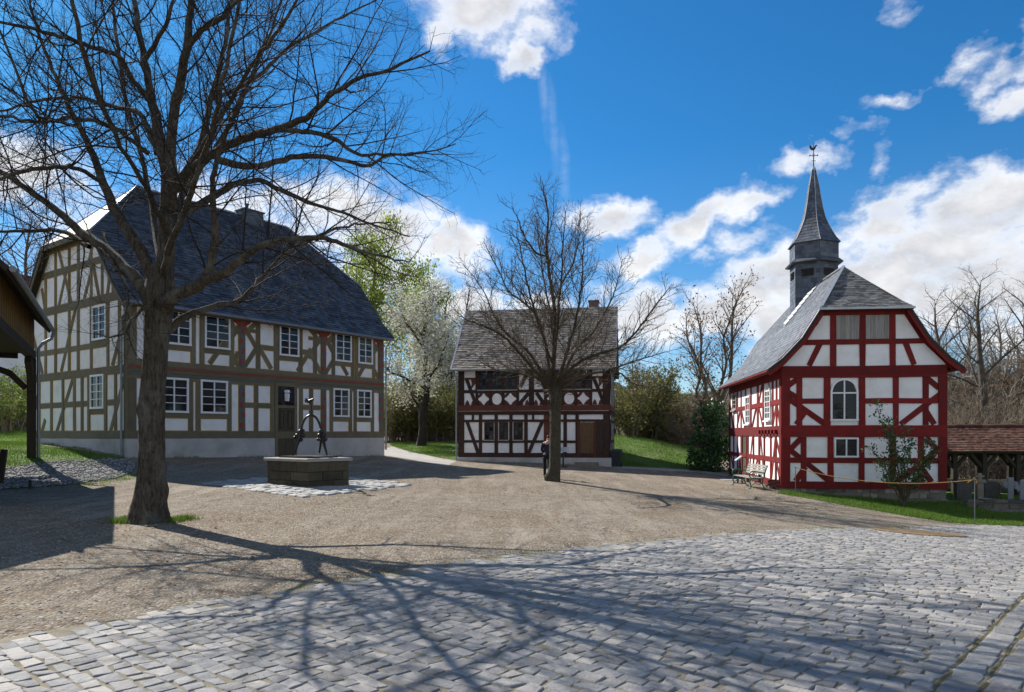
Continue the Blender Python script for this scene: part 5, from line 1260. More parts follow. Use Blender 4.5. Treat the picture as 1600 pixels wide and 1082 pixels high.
# --- trees further off, each grown on its own; kinds share their mesh
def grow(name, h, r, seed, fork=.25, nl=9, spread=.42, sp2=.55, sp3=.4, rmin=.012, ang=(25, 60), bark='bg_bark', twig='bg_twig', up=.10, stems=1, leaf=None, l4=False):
    rg = np.random.default_rng(seed); root = bpy.data.objects.new(name, None); COL.objects.link(root); trunks = []
    for s in range(stems):
        a = rg.uniform(0, 6.28); lean = (.10 if stems == 1 else .28); hh = h * (1 if s == 0 else rg.uniform(.75, .98)); b0 = np.array([.0, 0, -.3]) + (np.array([math.cos(a), math.sin(a), 0]) * .25 if stems > 1 else 0)
        q = [b0 + np.array([math.cos(a) * lean * hh * u ** 1.5 * .5, math.sin(a) * lean * hh * u ** 1.5 * .5, (hh + .3) * u]) + rg.normal(0, .012 * hh, 3) * (u > 0) for u in np.linspace(0, 1, 9)]
        P = smooth_line(np.array(q), 22); rr = r * (1 - np.linspace(0, 1, 22)) ** .8 * (1 if s == 0 else .75) + .02; rr[:3] *= np.array([1.5, 1.2, 1.05]); trunks.append((P, rr))
    l1, l2, l3, l4_ = [], [], [], []
    for tk in trunks: l1 += kids(rg, tk, h * (1 - fork) / nl, lambda u, L: spread * L * (1.05 - u) ** .7 + .05 * L, .55, rmin * 2, start=fork, up=up, seg=h / 16, ang=ang, jit=.13)
    for q in l1 + trunks: l2 += kids(rg, q, sp2, lambda u, L: min(h * .17, .5 * (1 - u) * L + h * .05), .5, rmin, start=.25 if q[0] is not trunks[0][0] else .6, up=up * .7, seg=h / 26, ang=(28, 60), jit=.14)
    for q in l2: l3 += kids(rg, q, sp3, lambda u, L: min(h * .075, .5 * (1 - u) * L + h * .025), .6, rmin * .75, start=.15, up=up * .6, seg=h / 30, ang=(25, 55), jit=.15)
    if l4:
        for q in l3: l4_ += kids(rg, q, sp3 * .9, lambda u, L: h * .022, .7, rmin * .6, start=.3, up=up * .5, seg=h / 40, ang=(25, 55), jit=.15)
    V, F = tubes(trunks, 8); V1, F1 = tubes(l1, 6); mesh_obj('trunk', np.concatenate([V, V1]), np.concatenate([F, F1 + len(V)]), MT[bark], root, smooth=True)
    V, F = tubes(l2, 4); V1, F1 = tubes(l3 + l4_, 3); mesh_obj('crown', np.concatenate([V, V1]), np.concatenate([F, F1 + len(V)]), MT[twig], root)
    if leaf:
        mat, size, per, jit, droop, keep = leaf
        C = np.concatenate([q[0][1:] for q in (l4_ or l3)]); C = C[rg.random(len(C)) < keep]
        leafmesh('foliage' if mat != 'blossom' else 'blossom', C, size, MT[mat], root, seed + 1, per, jit, droop=droop)
    return root
def place(proto, x, y, label, cat='tree', group=None, s=1.0, rz=0.0, first=False, z=None, sz=None):
    o = proto if first else copy_tree(proto)
    o.location = (x, y, (gz1(x, y) if z is None else z) - .05); o.rotation_euler = (0, 0, rz); o.scale = (s, s, sz or s)
    for k_ in ('label', 'category', 'group'):
        if k_ in o: del o[k_]
    return tag(o, label, cat, group)
def X_(px, d): return (px - CX) / FPX * d
# blossoming cherry and willow between the houses
ch = grow('cherry_tree', 9.8, .2, 31, fork=.16, nl=11, spread=.62, sp2=.22, sp3=.17, up=.10, ang=(25, 55), leaf=('blossom', .09, 9, .25, 0, .85), bark='bark_twig')
place(ch, X_(657, 51), 51, 'cherry tree in full white blossom beside the path between the two houses', first=True).scale = (1.38, 1.38, 1.04)
cb2 = place(ch, X_(1052, 66), 66, 'low white blossoming tree far behind the lawn', s=.42, rz=2.0, z=.5)
cb3 = place(ch, X_(700, 62), 62, 'white blossoming tree standing further back beside the small brown house', s=.85, rz=1.3)
wl = grow('willow_tree', 19.5, .4, 37, fork=.3, nl=12, spread=.5, sp2=.42, sp3=.32, up=.0, ang=(30, 65), leaf=('willow', .18, 18, .45, .6, .9))
place(wl, X_(592, 76), 76, 'tall willow with fresh yellow-green leaves behind the big house gable', first=True)
place(wl, X_(648, 84), 84, 'lower yellow-green willow behind the white cherry blossom', s=.86, rz=2.1)
# bare trees
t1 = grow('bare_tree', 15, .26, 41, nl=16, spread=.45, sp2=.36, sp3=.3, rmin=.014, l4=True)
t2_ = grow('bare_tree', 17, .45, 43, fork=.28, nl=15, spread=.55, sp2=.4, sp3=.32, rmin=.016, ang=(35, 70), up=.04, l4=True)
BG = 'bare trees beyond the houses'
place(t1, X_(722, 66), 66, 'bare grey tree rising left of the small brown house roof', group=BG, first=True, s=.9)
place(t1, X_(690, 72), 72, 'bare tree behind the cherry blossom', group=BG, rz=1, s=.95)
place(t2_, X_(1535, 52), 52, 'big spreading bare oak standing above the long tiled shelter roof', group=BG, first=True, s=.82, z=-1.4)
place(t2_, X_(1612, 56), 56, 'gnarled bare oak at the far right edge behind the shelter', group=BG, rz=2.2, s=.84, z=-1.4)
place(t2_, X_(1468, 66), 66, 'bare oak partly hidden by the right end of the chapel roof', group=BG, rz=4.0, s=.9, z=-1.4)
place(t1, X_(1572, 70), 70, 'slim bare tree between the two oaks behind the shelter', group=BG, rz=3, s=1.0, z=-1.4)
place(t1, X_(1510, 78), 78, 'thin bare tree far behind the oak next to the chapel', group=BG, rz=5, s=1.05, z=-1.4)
place(t1, X_(30, 62), 62, 'bare tree over the dark barn roof at left', group=BG, rz=.5, s=1.15)
place(t1, X_(75, 70), 70, 'bare tree just left of the big house gable', group=BG, rz=2.5, s=1.25)
place(t2_, X_(-20, 70), 70, 'wide bare tree at the left edge behind the barn', group=BG, rz=1.2, s=1.1)
place(t1, X_(985, 74), 74, 'pale bare tree behind the right end of the brown house', group=BG, rz=.8, s=.62)
br_ = grow('beech_tree', 12.2, .17, 51, fork=.22, nl=12, spread=.36, sp2=.32, sp3=.26, rmin=.011, stems=4, ang=(20, 45), leaf=('brownleaf', .10, 1, .12, 0, .5), l4=False)
place(br_, X_(1112, 49), 49, 'many-stemmed tree with a few dry brown leaves left of the chapel', first=True, z=-.4)
place(br_, X_(1010, 70), 70, 'brown-leaved thin tree in front of the wooded hill', rz=2, s=.62, z=.4)
# shrubs: twiggy thickets with young leaves
def shrub(name, h, w, seed, stems=40, leaf=('oliveleaf', .10, 2, .15, .9), twig='bg_twig', rmin=.010, sp=.3, dens=2, n3=True):
    rg = np.random.default_rng(seed); root = bpy.data.objects.new(name, None); COL.objects.link(root); L = []
    for i in range(stems):
        a = rg.uniform(0, 6.28); q0 = rg.uniform(0, .35) * w; hh = h * rg.uniform(.55, 1.05); ou = rg.uniform(.1, 1.0) * w * .55
        q = [np.array([math.cos(a) * (q0 + ou * u ** 1.4), math.sin(a) * (q0 + ou * u ** 1.4), hh * (u - .12 * u * u * (ou / w)) - .1]) + rg.normal(0, .02 * h, 3) * u for u in np.linspace(0, 1, 8)]
        L.append((np.array(q), np.linspace(.035, .01, 8) * (h / 4 + .3)))
    l2 = []; l3 = []
    for q in L: l2 += kids(rg, q, sp, lambda u, Ln: min(h * .25, .4 * (1 - u) * Ln + h * .07), .6, rmin, start=.15, up=.08, seg=h / 18, ang=(25, 65), jit=.16)
    if n3:
        for q in l2: l3 += kids(rg, q, sp * .8, lambda u, Ln: h * .06, .7, rmin * .8, start=.2, up=.06, seg=h / 24, ang=(25, 60), jit=.16)
    V, F = tubes(L, 4); V1, F1 = tubes(l2 + l3, 3); mesh_obj('stems', np.concatenate([V, V1]), np.concatenate([F, F1 + len(V)]), MT[twig], root)
    if leaf:
        mat, size, per, jit, keep = leaf; C = np.concatenate([q[0][1:] for q in (l3 or l2)]); C = C[rg.random(len(C)) < keep]
        leafmesh('foliage', C, size, MT[mat], root, seed + 1, per, jit)
    return root
s1 = shrub('shrub', 4.2, 4.2, 61, 44, ('oliveleaf', .10, 2, .16, .9), sp=.2)
s2 = shrub('shrub', 4.0, 4.5, 62, 46, ('brownleaf', .085, 1, .12, .3), sp=.16)
s4 = shrub('shrub', 4.0, 4.5, 64, 50, ('brownleaf', .05, 1, .12, .08), sp=.13, rmin=.009)
s3 = shrub('shrub', 3.4, 3.6, 63, 40, ('greenleaf', .09, 2, .14, .8), sp=.2)
SG = 'shrubs along the far edge of the lawns'
place(s1, X_(985, 56), 56, 'tall olive-green shrub at the right end of the brown house', 'shrub', SG, first=True, s=1.45, z=1.2)
place(s1, X_(1022, 60), 60, 'olive-green shrub on the crest of the right lawn', 'shrub', SG, 1.2, 1.0, z=.8)
place(s2, X_(1065, 62), 62, 'brown twiggy shrub behind the right lawn', 'shrub', SG, 1.2, 2.0, first=True, z=.3)
place(s2, X_(1095, 54), 54, 'brown twiggy shrub right behind the dark evergreen bush', 'shrub', SG, 1.15, 4.0, z=0)
place(s2, X_(1035, 68), 68, 'brown twiggy shrub below the wooded hill', 'shrub', SG, 1.25, 1.0, z=.6)
place(s3, X_(1012, 58), 58, 'small fresh green shrub at the lawn edge beside the olive one', 'shrub', SG, .55, 1.0, first=True, z=1.0)
for px, d, s_, rz, lab in ((612, 57, 1.0, 0, 'dark olive shrub next to the corner of the big house'), (640, 59, 1.1, 2, 'olive shrub left of the cherry trunk'), (682, 58, 1.1, 4, 'olive shrub right of the cherry trunk'), (712, 57, 1.05, 5, 'olive shrub touching the left wall of the brown house'), (665, 64, 1.5, 1, 'tall olive shrub behind the cherry blossom'), (600, 68, 1.4, 3, 'tall shrub peeping past the big house corner'), (720, 66, 1.5, 3.6, 'tall shrub behind the left gable of the brown house')):
    place(s1, X_(px, d), d, lab, 'shrub', SG, s_, rz)
for px, d, s_, rz, lab in ((15, 44, 1.0, 0, 'yellow-green shrub seen under the barn brace'), (-20, 48, 1.2, 2, 'yellow-green shrub behind the barn at the left edge'), (38, 50, 1.0, 4, 'yellow-green shrub beside the far corner of the big house')):
    place(s3, X_(px, d), d, lab, 'shrub', SG, s_, rz)
for px, d, s_, rz, lab in ((1490, 46, 1.25, 1, 'brown thicket beside the right wall of the chapel'), (1535, 50, 1.7, 3, 'brown thicket behind the shelter roof below the spreading oak'), (1580, 47, 1.35, 5, 'brown thicket behind the right part of the shelter'), (1625, 50, 1.5, 2, 'brown thicket at the right edge behind the shelter'), (1508, 60, 2.7, 2.6, 'tall brown thicket far behind the shelter next to the chapel'), (1560, 62, 2.8, .4, 'tall brown thicket in the middle behind the shelter'), (1615, 64, 2.9, 4.4, 'tall brown thicket far right behind the shelter')):
    place(s4, X_(px, d), d, lab, 'shrub', SG, s_, rz, z=-1.4, first=(px == 1490))
for px, d, s_, rz, lab in ((1180, 66, 1.4, 1, 'brown thicket hidden behind the chapel nave'),): place(s2, X_(px, d), d, lab, 'shrub', SG, s_, rz, z=-.2)
# evergreen bush left of the chapel
def evergreen(name, h, w, seed, n, mat, size, lumps):
    rg = np.random.default_rng(seed); root = bpy.data.objects.new(name, None); COL.objects.link(root)
    stems = []
    C = []
    for (lx, ly, lz, lr) in lumps:
        v = rg.normal(0, 1, (int(n * lr ** 2), 3)); v /= np.linalg.norm(v, axis=1, keepdims=True); rad = lr * rg.uniform(.55, 1.08, (len(v), 1)) ** .6
        C.append(np.array([lx, ly, lz]) + v * rad * np.array([1, 1, 1.1]))
        q = np.linspace(0, 1, 6)[:, None] * np.array([lx, ly, lz]) + rg.normal(0, .03, (6, 3)); stems.append((q, np.linspace(.05, .015, 6)))
    C = np.concatenate(C); C = C[(C[:, 2] > .02)]
    cl = np.sin(C[:, 0] * 5 + 1) + np.sin(C[:, 1] * 5.5) + np.sin(C[:, 2] * 4.5 + C[:, 0] * 2); C = C[cl > -1.0]
    V, F = tubes(stems, 5); mesh_obj('stems', V, F, MT['bg_bark'], root, smooth=True); leafmesh('foliage', C, size, MT[mat], root, seed, 1, .05); return root
ev_ = evergreen('evergreen_bush', 3.8, 2, 71, 2600, 'evergreen', .085, [(0,0,.8,.85),(-.55,.1,1.4,.7),(.5,.2,1.3,.75),(-.1,0,2.2,.8),(.45,.1,2.9,.6),(-.45,0,2.9,.55),(.1,.1,3.4,.5),(.75,.3,2.2,.6),(-.75,-.1,.6,.55),(.8,0,.6,.6),(.62,.1,3.5,.3)])
place(ev_, X_(1110, 40.5), 40.5, 'dark glossy evergreen bush at the left wall of the chapel', 'bush', first=True)
# young evergreen shrub in front of the chapel facade
def magnolia():
    rg = np.random.default_rng(81); bx, by = X_(1412, 25.6), 25.6; root = empty('evergreen_shrub', (bx, by, gz1(bx, by)), 0, 'leafy glossy shrub growing against the chapel front', 'shrub')
    k = 25.6 / FPX; base = np.array([bx, by, gz1(bx, by)]); L = []
    for px, py, dy in ((1372,630,.1),(1385,655,-.2),(1358,700,0),(1366,725,-.3),(1395,680,.2),(1412,670,-.1),(1428,690,.2),(1445,690,-.2),(1458,715,.1),(1440,725,-.3),(1405,705,-.4),(1388,715,.3),(1465,700,0),(1452,745,.2),(1378,745,-.2),(1424,735,-.4)):
        e_ = np.array([(px - CX) * k, by + dy, CAMZ + (HY - py) * k]); q = [base * (1 - u) + e_ * u + np.array([0, 0, .22 * math.sin(u * 3.1)]) + rg.normal(0, .025, 3) * (0 < u) for u in np.linspace(0, 1, 8)]; L.append((np.array(q), np.linspace(.022, .007, 8)))
    l2 = []
    for q in L: l2 += kids(rg, q, .13, lambda u, Ln: .12 + .28 * rg.random(), .6, .004, start=.35, up=.08, seg=.1, ang=(30, 70))
    V, F = tubes(L, 5); V1, F1 = tubes(l2, 3); mesh_obj('stems', np.concatenate([V, V1]), np.concatenate([F, F1 + len(V)]), MT['twig_mid'], root, base, smooth=True)
    C = np.concatenate([q[0][1:] for q in l2] + [q[0][5:] for q in L]); leafmesh('foliage', C, .062, MT['magnolia'], root, 82, 5, .07, off=base)
magnolia()
# ------------------------------------------------------------------ the well
WF = np.array([-5.76, 20.8]); wz = gz1(*WF) - .02
well = empty('draw_well', (WF[0], WF[1], wz), math.atan2(.788, .616), 'square stone draw well with a wrought iron arch on its rim', 'well')
s1_, s2_ = 1.46, 1.95; RIM = 1.03 - wz
m = MB(); rr = random.Random(2); th = .22
m.box(.03, s1_ - .03, .03, s2_ - .03, -.2, RIM - .1)
def course(z0, z1, bl):
    for side in range(4):
        Ls = (s1_, s2_, s1_, s2_)[side]; u = 0.0
        while u < Ls - .01:
            w = min(bl * rr.uniform(.75, 1.3), Ls - u); w = Ls - u if Ls - u - w < .2 else w; g = .005; e = rr.uniform(-.012, .014)
            P = {0: lambda a, o, z: (a, -o, z), 1: lambda a, o, z: (s1_ + o, a, z), 2: lambda a, o, z: (s1_ - a, s2_ + o, z), 3: lambda a, o, z: (-o, s2_ - a, z)}[side]
            c = .012; F_ = [P(u + g + c, e + .012, z0 + g + c), P(u + w - g - c, e + .012, z0 + g + c), P(u + w - g - c, e + .012, z1 - g - c), P(u + g + c, e + .012, z1 - g - c)]
            B_ = [P(u + g, -.05, z0 + g), P(u + w - g, -.05, z0 + g), P(u + w - g, -.05, z1 - g), P(u + g, -.05, z1 - g)]; M_ = [P(u + g, e, z0 + g), P(u + w - g, e, z0 + g), P(u + w - g, e, z1 - g), P(u + g, e, z1 - g)]
            q = rr.random(); m.face(F_, q)
            for i in range(4): m.face([M_[i], M_[(i+1) % 4], F_[(i+1) % 4], F_[i]], q); m.face([B_[i], B_[(i+1) % 4], M_[(i+1) % 4], M_[i]], q)
            u += w
course(-.15, .20, .7); course(.20, .46, .55); course(.46, RIM - .09, .75)
m.build('basin', MT['wellstone'], well)
m = MB(); m.ebox(-.09, s1_ + .09, -.09, s2_ + .09, RIM - .09, RIM, .02); m.build('rim', MT['wellcap'], well)
m = MB()
for i in range(5): y = .28 + i * .28; m.box(.2, s1_ - .18, y, y + .272, RIM + .002, RIM + .045 + .004 * (i % 2))
m.build('cover', MT['darkwood'], well)
# iron arch: worked out from the picture in the plane that faces the viewer
aw = math.atan2(.788, .616)
def WL(px, py, dd=0.0):
    d = 21.75 + dd; p = at(px, py, d) - Vector((WF[0], WF[1], wz)); c, s_ = math.cos(-aw), math.sin(-aw); return Vector((p.x * c - p.y * s_, p.x * s_ + p.y * c, p.z))
m = MB()
arc = [WL(*q) for q in ((469,690),(473,681),(478,669),(482,661),(486,658.5),(490,659.5),(494,664),(498,672),(501,682))]
arc = [WL(468,684),WL(470,672),WL(474,659.5),WL(479,652),WL(485.5,649),WL(493,652),WL(498,660),WL(501.5,670),WL(504,683)]
def sm(P, n): 
    q = smooth_line(np.array([list(p) for p in P]), n); return [Vector(v) for v in q]
m.tube(sm(arc, 22), .035, 8)
m.build('arch', MT['iron'], well)
for pts in (((469,676,0),(463,694,-.1),(457,712.5,-.2)), ((468,684,0),(464,697,.3),(460,709,.55)), ((504,680,0),(507,696,-.15),(511,711.5,-.3)), ((503,682,0),(501,695,.3),(499,707.5,.5))):
    m = MB(); m.tube(sm([WL(*p) for p in pts], 8), [.045, .05, .05, .045, .04, .035, .03, .028], 7); m.build('leg', MT['iron'], well)
for K_ in (((469,675,0,.10),(473,680,0,.11),(464,681,0,.09),(470,687,.1,.10),(464,689,-.05,.09),(460.5,684,0,.07),(474,673,0,.06)), ((502,674,0,.10),(506,680,0,.12),(499,681,0,.10),(503,688,.05,.11),(497,687,0,.07),(509,687,-.1,.08))):
    m = MB()
    for (px, py, dd, r_) in K_:
        c = WL(px, py, dd); r_ *= .72; m.lathe([(r_ * .25, c.z - r_), (r_ * .8, c.z - r_ * .6), (r_, c.z), (r_ * .75, c.z + r_ * .65), (r_ * .2, c.z + r_)], c.x, c.y, 8, ph=px)
    m.build('scroll_knot', MT['iron'], well, smooth=True)
m = MB(); m.tube([WL(486,649), WL(486.5,638), WL(485.5,628)], [.03, .026, .02], 7)
b = [WL(478.5,626), WL(481,627.5), WL(484,627.5), WL(487,626), WL(490,623.5)]; m.tube(b, [.07, .05, .06, .05, .025], 8); m.tube([WL(478.5,626), WL(477.4,628.6)], [.055, .02], 6); m.tube([WL(479,625), WL(478,622)], [.04, .01], 6)
m.tube([WL(486,650), WL(486,646)], [.05, .045], 8)
m.build('finial_bird', MT['iron'], well)

# ------------------------------------------------------------------ barn at the left edge
BC = Vector((-16.3, 26.1)); bz = gz1(*BC) - .1; bang = math.atan2(-.883, .468)
barn = empty('timber_barn', (BC.x, BC.y, bz), bang, 'dark open timber barn with ochre boarding and a grey gutter at the left edge', 'barn')
EZ = BARN_EAVE - bz; BL = BARN_LEN; Wd = 8.0
m = MB()
for side in (1, -1):
    A_, B2 = (0, 0, EZ), (BL, 0, EZ); C2, D2 = (BL, -4.0, EZ + 4.0), (0, -4.0, EZ + 4.0)
    if side < 0: A_, B2, C2, D2 = (BL, -8, EZ), (0, -8, EZ), (0, -4, EZ + 4.0), (BL, -4, EZ + 4.0)
    P4 = [Vector(p) for p in (B2, A_, D2, C2)] if side > 0 else [Vector(p) for p in (B2, A_, D2, C2)]
    m.cur = 0; m.tiles(*P4, .3, .25, .02); N = (P4[1] - P4[0]).cross(P4[3] - P4[0]).normalized() * .015; m.cur = 1; slab(m, *[p - N for p in P4], .09)
m.build('roof', [MT['oldtile'], MT['darkwood']], barn)
m = MB(); m.tube([(-.05, .07, EZ - .02), (BL, .07, EZ - .02)], .075, 8)
for i in range(12): m.tube([(i * .95 + .2, .07, EZ - .10), (i * .95 + .2, .07, EZ + .075)], .03, 6)
m.tube([(.06, .07, EZ - .05), (.06, .0, EZ - .28), (.10, -.25, EZ - .45), (.12, -.38, EZ - .65), (.12, -.38, .1)], .055, 8)
m.build('gutter', MT['gutter'], barn)
m = MB()
LOFT = EZ - .75
x = .15
while x < BL: m.box(x, x + .19, -.56, -.50 + .012 * (int(x * 5) % 2), LOFT, EZ + .75); x += .205
y = -7.2
while y < -.65: m.box(.15, .2, y, y + .19, LOFT, EZ + 1.0 + min(-y, 8 + y) * .8 - .6); y += .205
m.build('boarding', MT['ochreboard'], barn)
m = MB()
m.box(0.05, BL, -.70, -.46, LOFT - .28, LOFT - .003); m.box(.05, .3, -7.3, -.985, LOFT - .28, LOFT - .004); m.box(BL - .3, BL, -7.3, -.985, LOFT - .28, LOFT - .004)
m.box(.32, BL - .32, -7.2, -.71, LOFT - .12, LOFT - .01)           # loft floor
for xx in (.18, BL - .25):
    for yy in (-.58, -7.1):
        m.box(xx - .13, xx + .13, yy - .13, yy + .13, -.2, LOFT - .283)
        for s_ in (1, -1):
            if xx < 1 and s_ < 0 or xx > BL - 1 and s_ > 0: continue
            pts = [Vector((xx + s_ * .1, yy, LOFT - 1.35)), Vector((xx + s_ * .35, yy, LOFT - .8)), Vector((xx + s_ * 1.1, yy, LOFT - .36))]
            for p0, p1 in zip(pts[:-1], pts[1:]): m.bar(p0, p1, .2, .3)
pts = [Vector((.18, -.75, LOFT - 1.3)), Vector((.18, -1.2, LOFT - .8)), Vector((.18, -2.3, LOFT - .4))]
for p0, p1 in zip(pts[:-1], pts[1:]): m.bar(p0, p1, .2, .34, up=(1, 0, 0))
m.build('post_frame', MT['darkwood'], barn)
m = MB(); m.box(9.2, BL - .1, -7.0, -.9, -.2, LOFT - .29); m.build('wall', MT['darkwood'], barn)

# small weathered post leaning at the left edge
px_ = G(2, 757); m = MB(); m.bar((0, 0, -.2), (.12, .05, .98), .2, .14); m.bar((.02, -.08, .3), (.1, -.05, .95), .06, .03)
o = m.build('wooden_post', MT['darkwood'], None, smooth=False); o.location = (px_[0] - .07, px_[1], gz1(*px_)); tag(o, 'weathered brown stump of a post at the left edge beside the grass', 'post')
px_ = G(46, 764); m = MB(); m.bar((0, 0, -.1), (.02, 0, .2), .045, .045); m.bar((.02, 0, .2), (.03, 0, .235), .06, .06); o = m.build('marker_peg', MT['darkwood']); o.location = (*px_, gz1(*px_)); tag(o, 'tiny dark peg standing at the edge of the rubble bed', 'peg')

# red roof far behind, left
fx, fy = X_(50, 60), 60; fz_ = gz1(fx, fy) - .2
fh = empty('red_roofed_house', (fx, fy, fz_), .9, 'distant house with a red tiled roof left of the big gable', 'house')
m = MB(); m.box(-5, 5, -4, 4, -1, 6.5); m.build('wall', MT['plaster'], fh)
m = MB(); tz = CAMZ + (HY - 432) / FPX * 60 - fz_
m.cur = 0
for s_ in (1, -1): m.tiles((-5.4 * s_, -4.5 * s_, tz - 4.6), (5.4 * s_, -4.5 * s_, tz - 4.6), (5.4 * s_, 0, tz), (-5.4 * s_, 0, tz), .35, .3, .03)
m.face([(-5, -4, 6.5), (-5, 4, 6.5), (-5, 0, tz - .1)]); m.face([(5, -4, 6.5), (5, 4, 6.5), (5, 0, tz - .1)])
m.build('roof', MT['oldtile'], fh)

# ------------------------------------------------------------------ bench by the chapel
bx = 9.62; b0, b1 = 28.45, 30.65; bzz = gz1(bx, 29.5)
bench = empty('garden_bench', (bx, (b0 + b1) / 2, bzz), 0, 'bench with green cast-iron ends and pale slats against the chapel wall', 'bench')
hl = (b1 - b0) / 2
m = MB()
for i in range(6): x = -.42 + i * .085; m.box(x, x + .065, -hl + .02, hl - .02, .43 - .004 * abs(i - 2), .455 - .004 * abs(i - 2))
m.build('seat', MT['benchslat'], bench)
m = MB()
for i in range(4): z = .55 + i * .10; m.hexa([(.09 + i * .03, -hl + .02, z), (.115 + i * .03, -hl + .02, z), (.115 + i * .03, hl - .02, z), (.09 + i * .03, hl - .02, z), (.11 + i * .03, -hl + .02, z + .075), (.135 + i * .03, -hl + .02, z + .075), (.135 + i * .03, hl - .02, z + .075), (.11 + i * .03, hl - .02, z + .075)])
m.build('backrest', MT['benchslat'], bench)
for y in (-hl, hl):
    m = MB()
    m.tube(sm([(-.46, y, 0), (-.40, y, .12), (-.44, y, .28), (-.40, y, .42)], 10), .022, 6); m.tube(sm([(.16, y, 0), (.06, y, .15), (.05, y, .35), (.10, y, .48), (.2, y, .8), (.26, y, .93)], 14), .022, 6)
    m.tube([(-.42, y, .41), (.08, y, .41)], .022, 6); m.tube(sm([(-.40, y, .42), (-.46, y, .54), (-.42, y, .66), (-.30, y, .69), (-.1, y, .66), (.12, y, .62)], 16), .024, 6)
    m.tube(sm([(-.38, y, .12), (-.25, y, .26), (-.1, y, .30), (.04, y, .2)], 10), .016, 6)
    a = np.linspace(0, 6.28, 11); m.tube([(-.27 + .09 * math.cos(q), y, .56 + .09 * math.sin(q)) for q in a], .013, 5)
    m.tube([(-.5, y, .01), (-.4, y, .01)], .025, 6); m.tube([(.12, y, .01), (.22, y, .01)], .025, 6)
    m.build('end_frame', MT['benchgreen'], bench)
# slanted notice board by the chapel door
sx_, sy_ = X_(1152.5, 32.3), 32.3; sg = empty('notice_stand', (sx_, sy_, gz1(sx_, sy_)), -.15, 'slanted white information board on a dark stand beside the chapel bench', 'information board')
m = MB(); m.bar((0, 0, 0), (.1, 0, 1.05), .08, .06); m.bar((.2, 0, 0), (.08, 0, .9), .06, .05); m.box(-.15, .35, -.12, .12, 0, .03); m.build('stand', MT['iron'], sg)
m = MB(); m.bar((-.10, 0, 1.0), (.16, 0, 1.2), .5, .03); m.build('panel', MT['signwhite'], sg)
# clay pot by the door
qx, qy = X_(1171, 33.8), 33.8; pt_ = empty('flower_pot', (qx, qy, gz1(qx, qy)), 0, 'clay pot with a small dark plant by the chapel door', 'flower pot')
m = MB(); m.lathe([(.13, 0), (.18, .28), (.21, .29), (.21, .35), (.17, .35), (.16, .31)], 0, 0, 14); m.build('pot', MT['oldtile'], pt_)
leafmesh('foliage', np.random.default_rng(3).normal(0, .09, (70, 3)) + np.array([0, 0, .48]), .06, MT['evergreen'], pt_, 4)

# ------------------------------------------------------------------ rope barrier
P1 = Vector((X_(1243, 27.0), 27.0)); P2 = Vector((X_(1523, 22.2), 22.2)); tops = []
for P, h_, lab in ((P1, None, 'thin steel barrier post at the left corner of the chapel front'), (P2, None, 'thin steel barrier post with a knot of orange rope on the grass verge')):
    z = gz1(P.x, P.y); topy = 731 if P is P1 else 750; zt = CAMZ + (HY - topy) / FPX * P.y
    r_ = empty('barrier_post', (P.x, P.y, z - .05), 0, lab, 'post', 'posts of the rope barrier')
    m = MB(); m.tube([(0, 0, 0), (0, 0, zt - z + .08)], .014, 8); m.build('rod', MT['steel'], r_)
    m = MB(); m.tube([(.03 * math.cos(q), .03 * math.sin(q), zt - z + .05 + .004 * q) for q in np.linspace(0, 6.28, 10)], .009, 5); m.build('eyelet', MT['steel'], r_)
    tops.append(Vector((P.x, P.y, zt)))
m = MB(); pts = []
for u in np.linspace(0, 1, 40):
    p = tops[0].lerp(tops[1], u); p.z -= 4 * u * (1 - u) * .30; pts.append(p)
m.tube(pts, .013, 6)
k_ = tops[1]
m.tube(sm([k_, k_ + Vector((-.05, -.02, .05)), k_ + Vector((.02, -.03, .02)), k_ + Vector((.06, 0, -.06)), k_ + Vector((.02, -.02, -.14))], 14), .017, 6); m.tube(sm([k_, k_ + Vector((-.12, 0, -.02)), k_ + Vector((-.2, .02, -.09))], 8), .015, 6)
o = m.build('barrier_rope', MT['rope']); tag(o, 'orange rope sagging between two thin posts in front of the chapel', 'rope')

# ------------------------------------------------------------------ info sign and bin at House B
sx_, sy_ = X_(880, 39.2), 39.2; sg = empty('information_sign', (sx_, sy_, gz1(sx_, sy_)), -.17, 'pale blue-white sign on a single dark post before the brown house', 'sign')
z_ = gz1(sx_, sy_); k_ = 39.2 / FPX; pz = lambda py: CAMZ + (HY - py) * k_ - z_
m = MB(); m.box(-.04, .04, -.03, .03, -.1, pz(707)); m.box(-.25, .25, -.2, .2, -.02, .03); m.build('post', MT['iron'], sg)
m = MB(); m.box(-.32, .32, -.075, -.04, pz(706.5), pz(699)); m.build('panel', MT['signwhite'], sg)
m = MB()
for i in range(4): m.box(-.26, .2 - .06 * (i % 2), -.08, -.0755, pz(700.3 + i * 1.5), pz(699.8 + i * 1.5))
m.build('print', MT['signink'], sg)
qx, qy = X_(963, 40.6), 40.6; bn = empty('waste_bin', (qx, qy, gz1(qx, qy)), -.3, 'dark plastic waste bin at the right corner of the brown house', 'bin')
m = MB(); m.hexa([(-.2,-.22,.05),(.2,-.22,.05),(.2,.22,.05),(-.2,.22,.05),(-.28,-.3,.85),(.28,-.3,.85),(.28,.32,.85),(-.28,.32,.85)]); m.build('body', MT['binblue'], bn)
m = MB(); m.hexa([(-.31,-.34,.852),(.31,-.34,.852),(.31,.36,.852),(-.31,.36,.852),(-.27,-.28,.96),(.27,-.28,.96),(.27,.36,.98),(-.27,.36,.98)]); m.build('lid', MT['binblue'], bn)
for x in (-.24, .24):
    m = MB(); m.tube([(x - .03, .24, .1), (x + .03, .24, .1)], .1, 12); m.build('wheel', MT['iron'], bn)

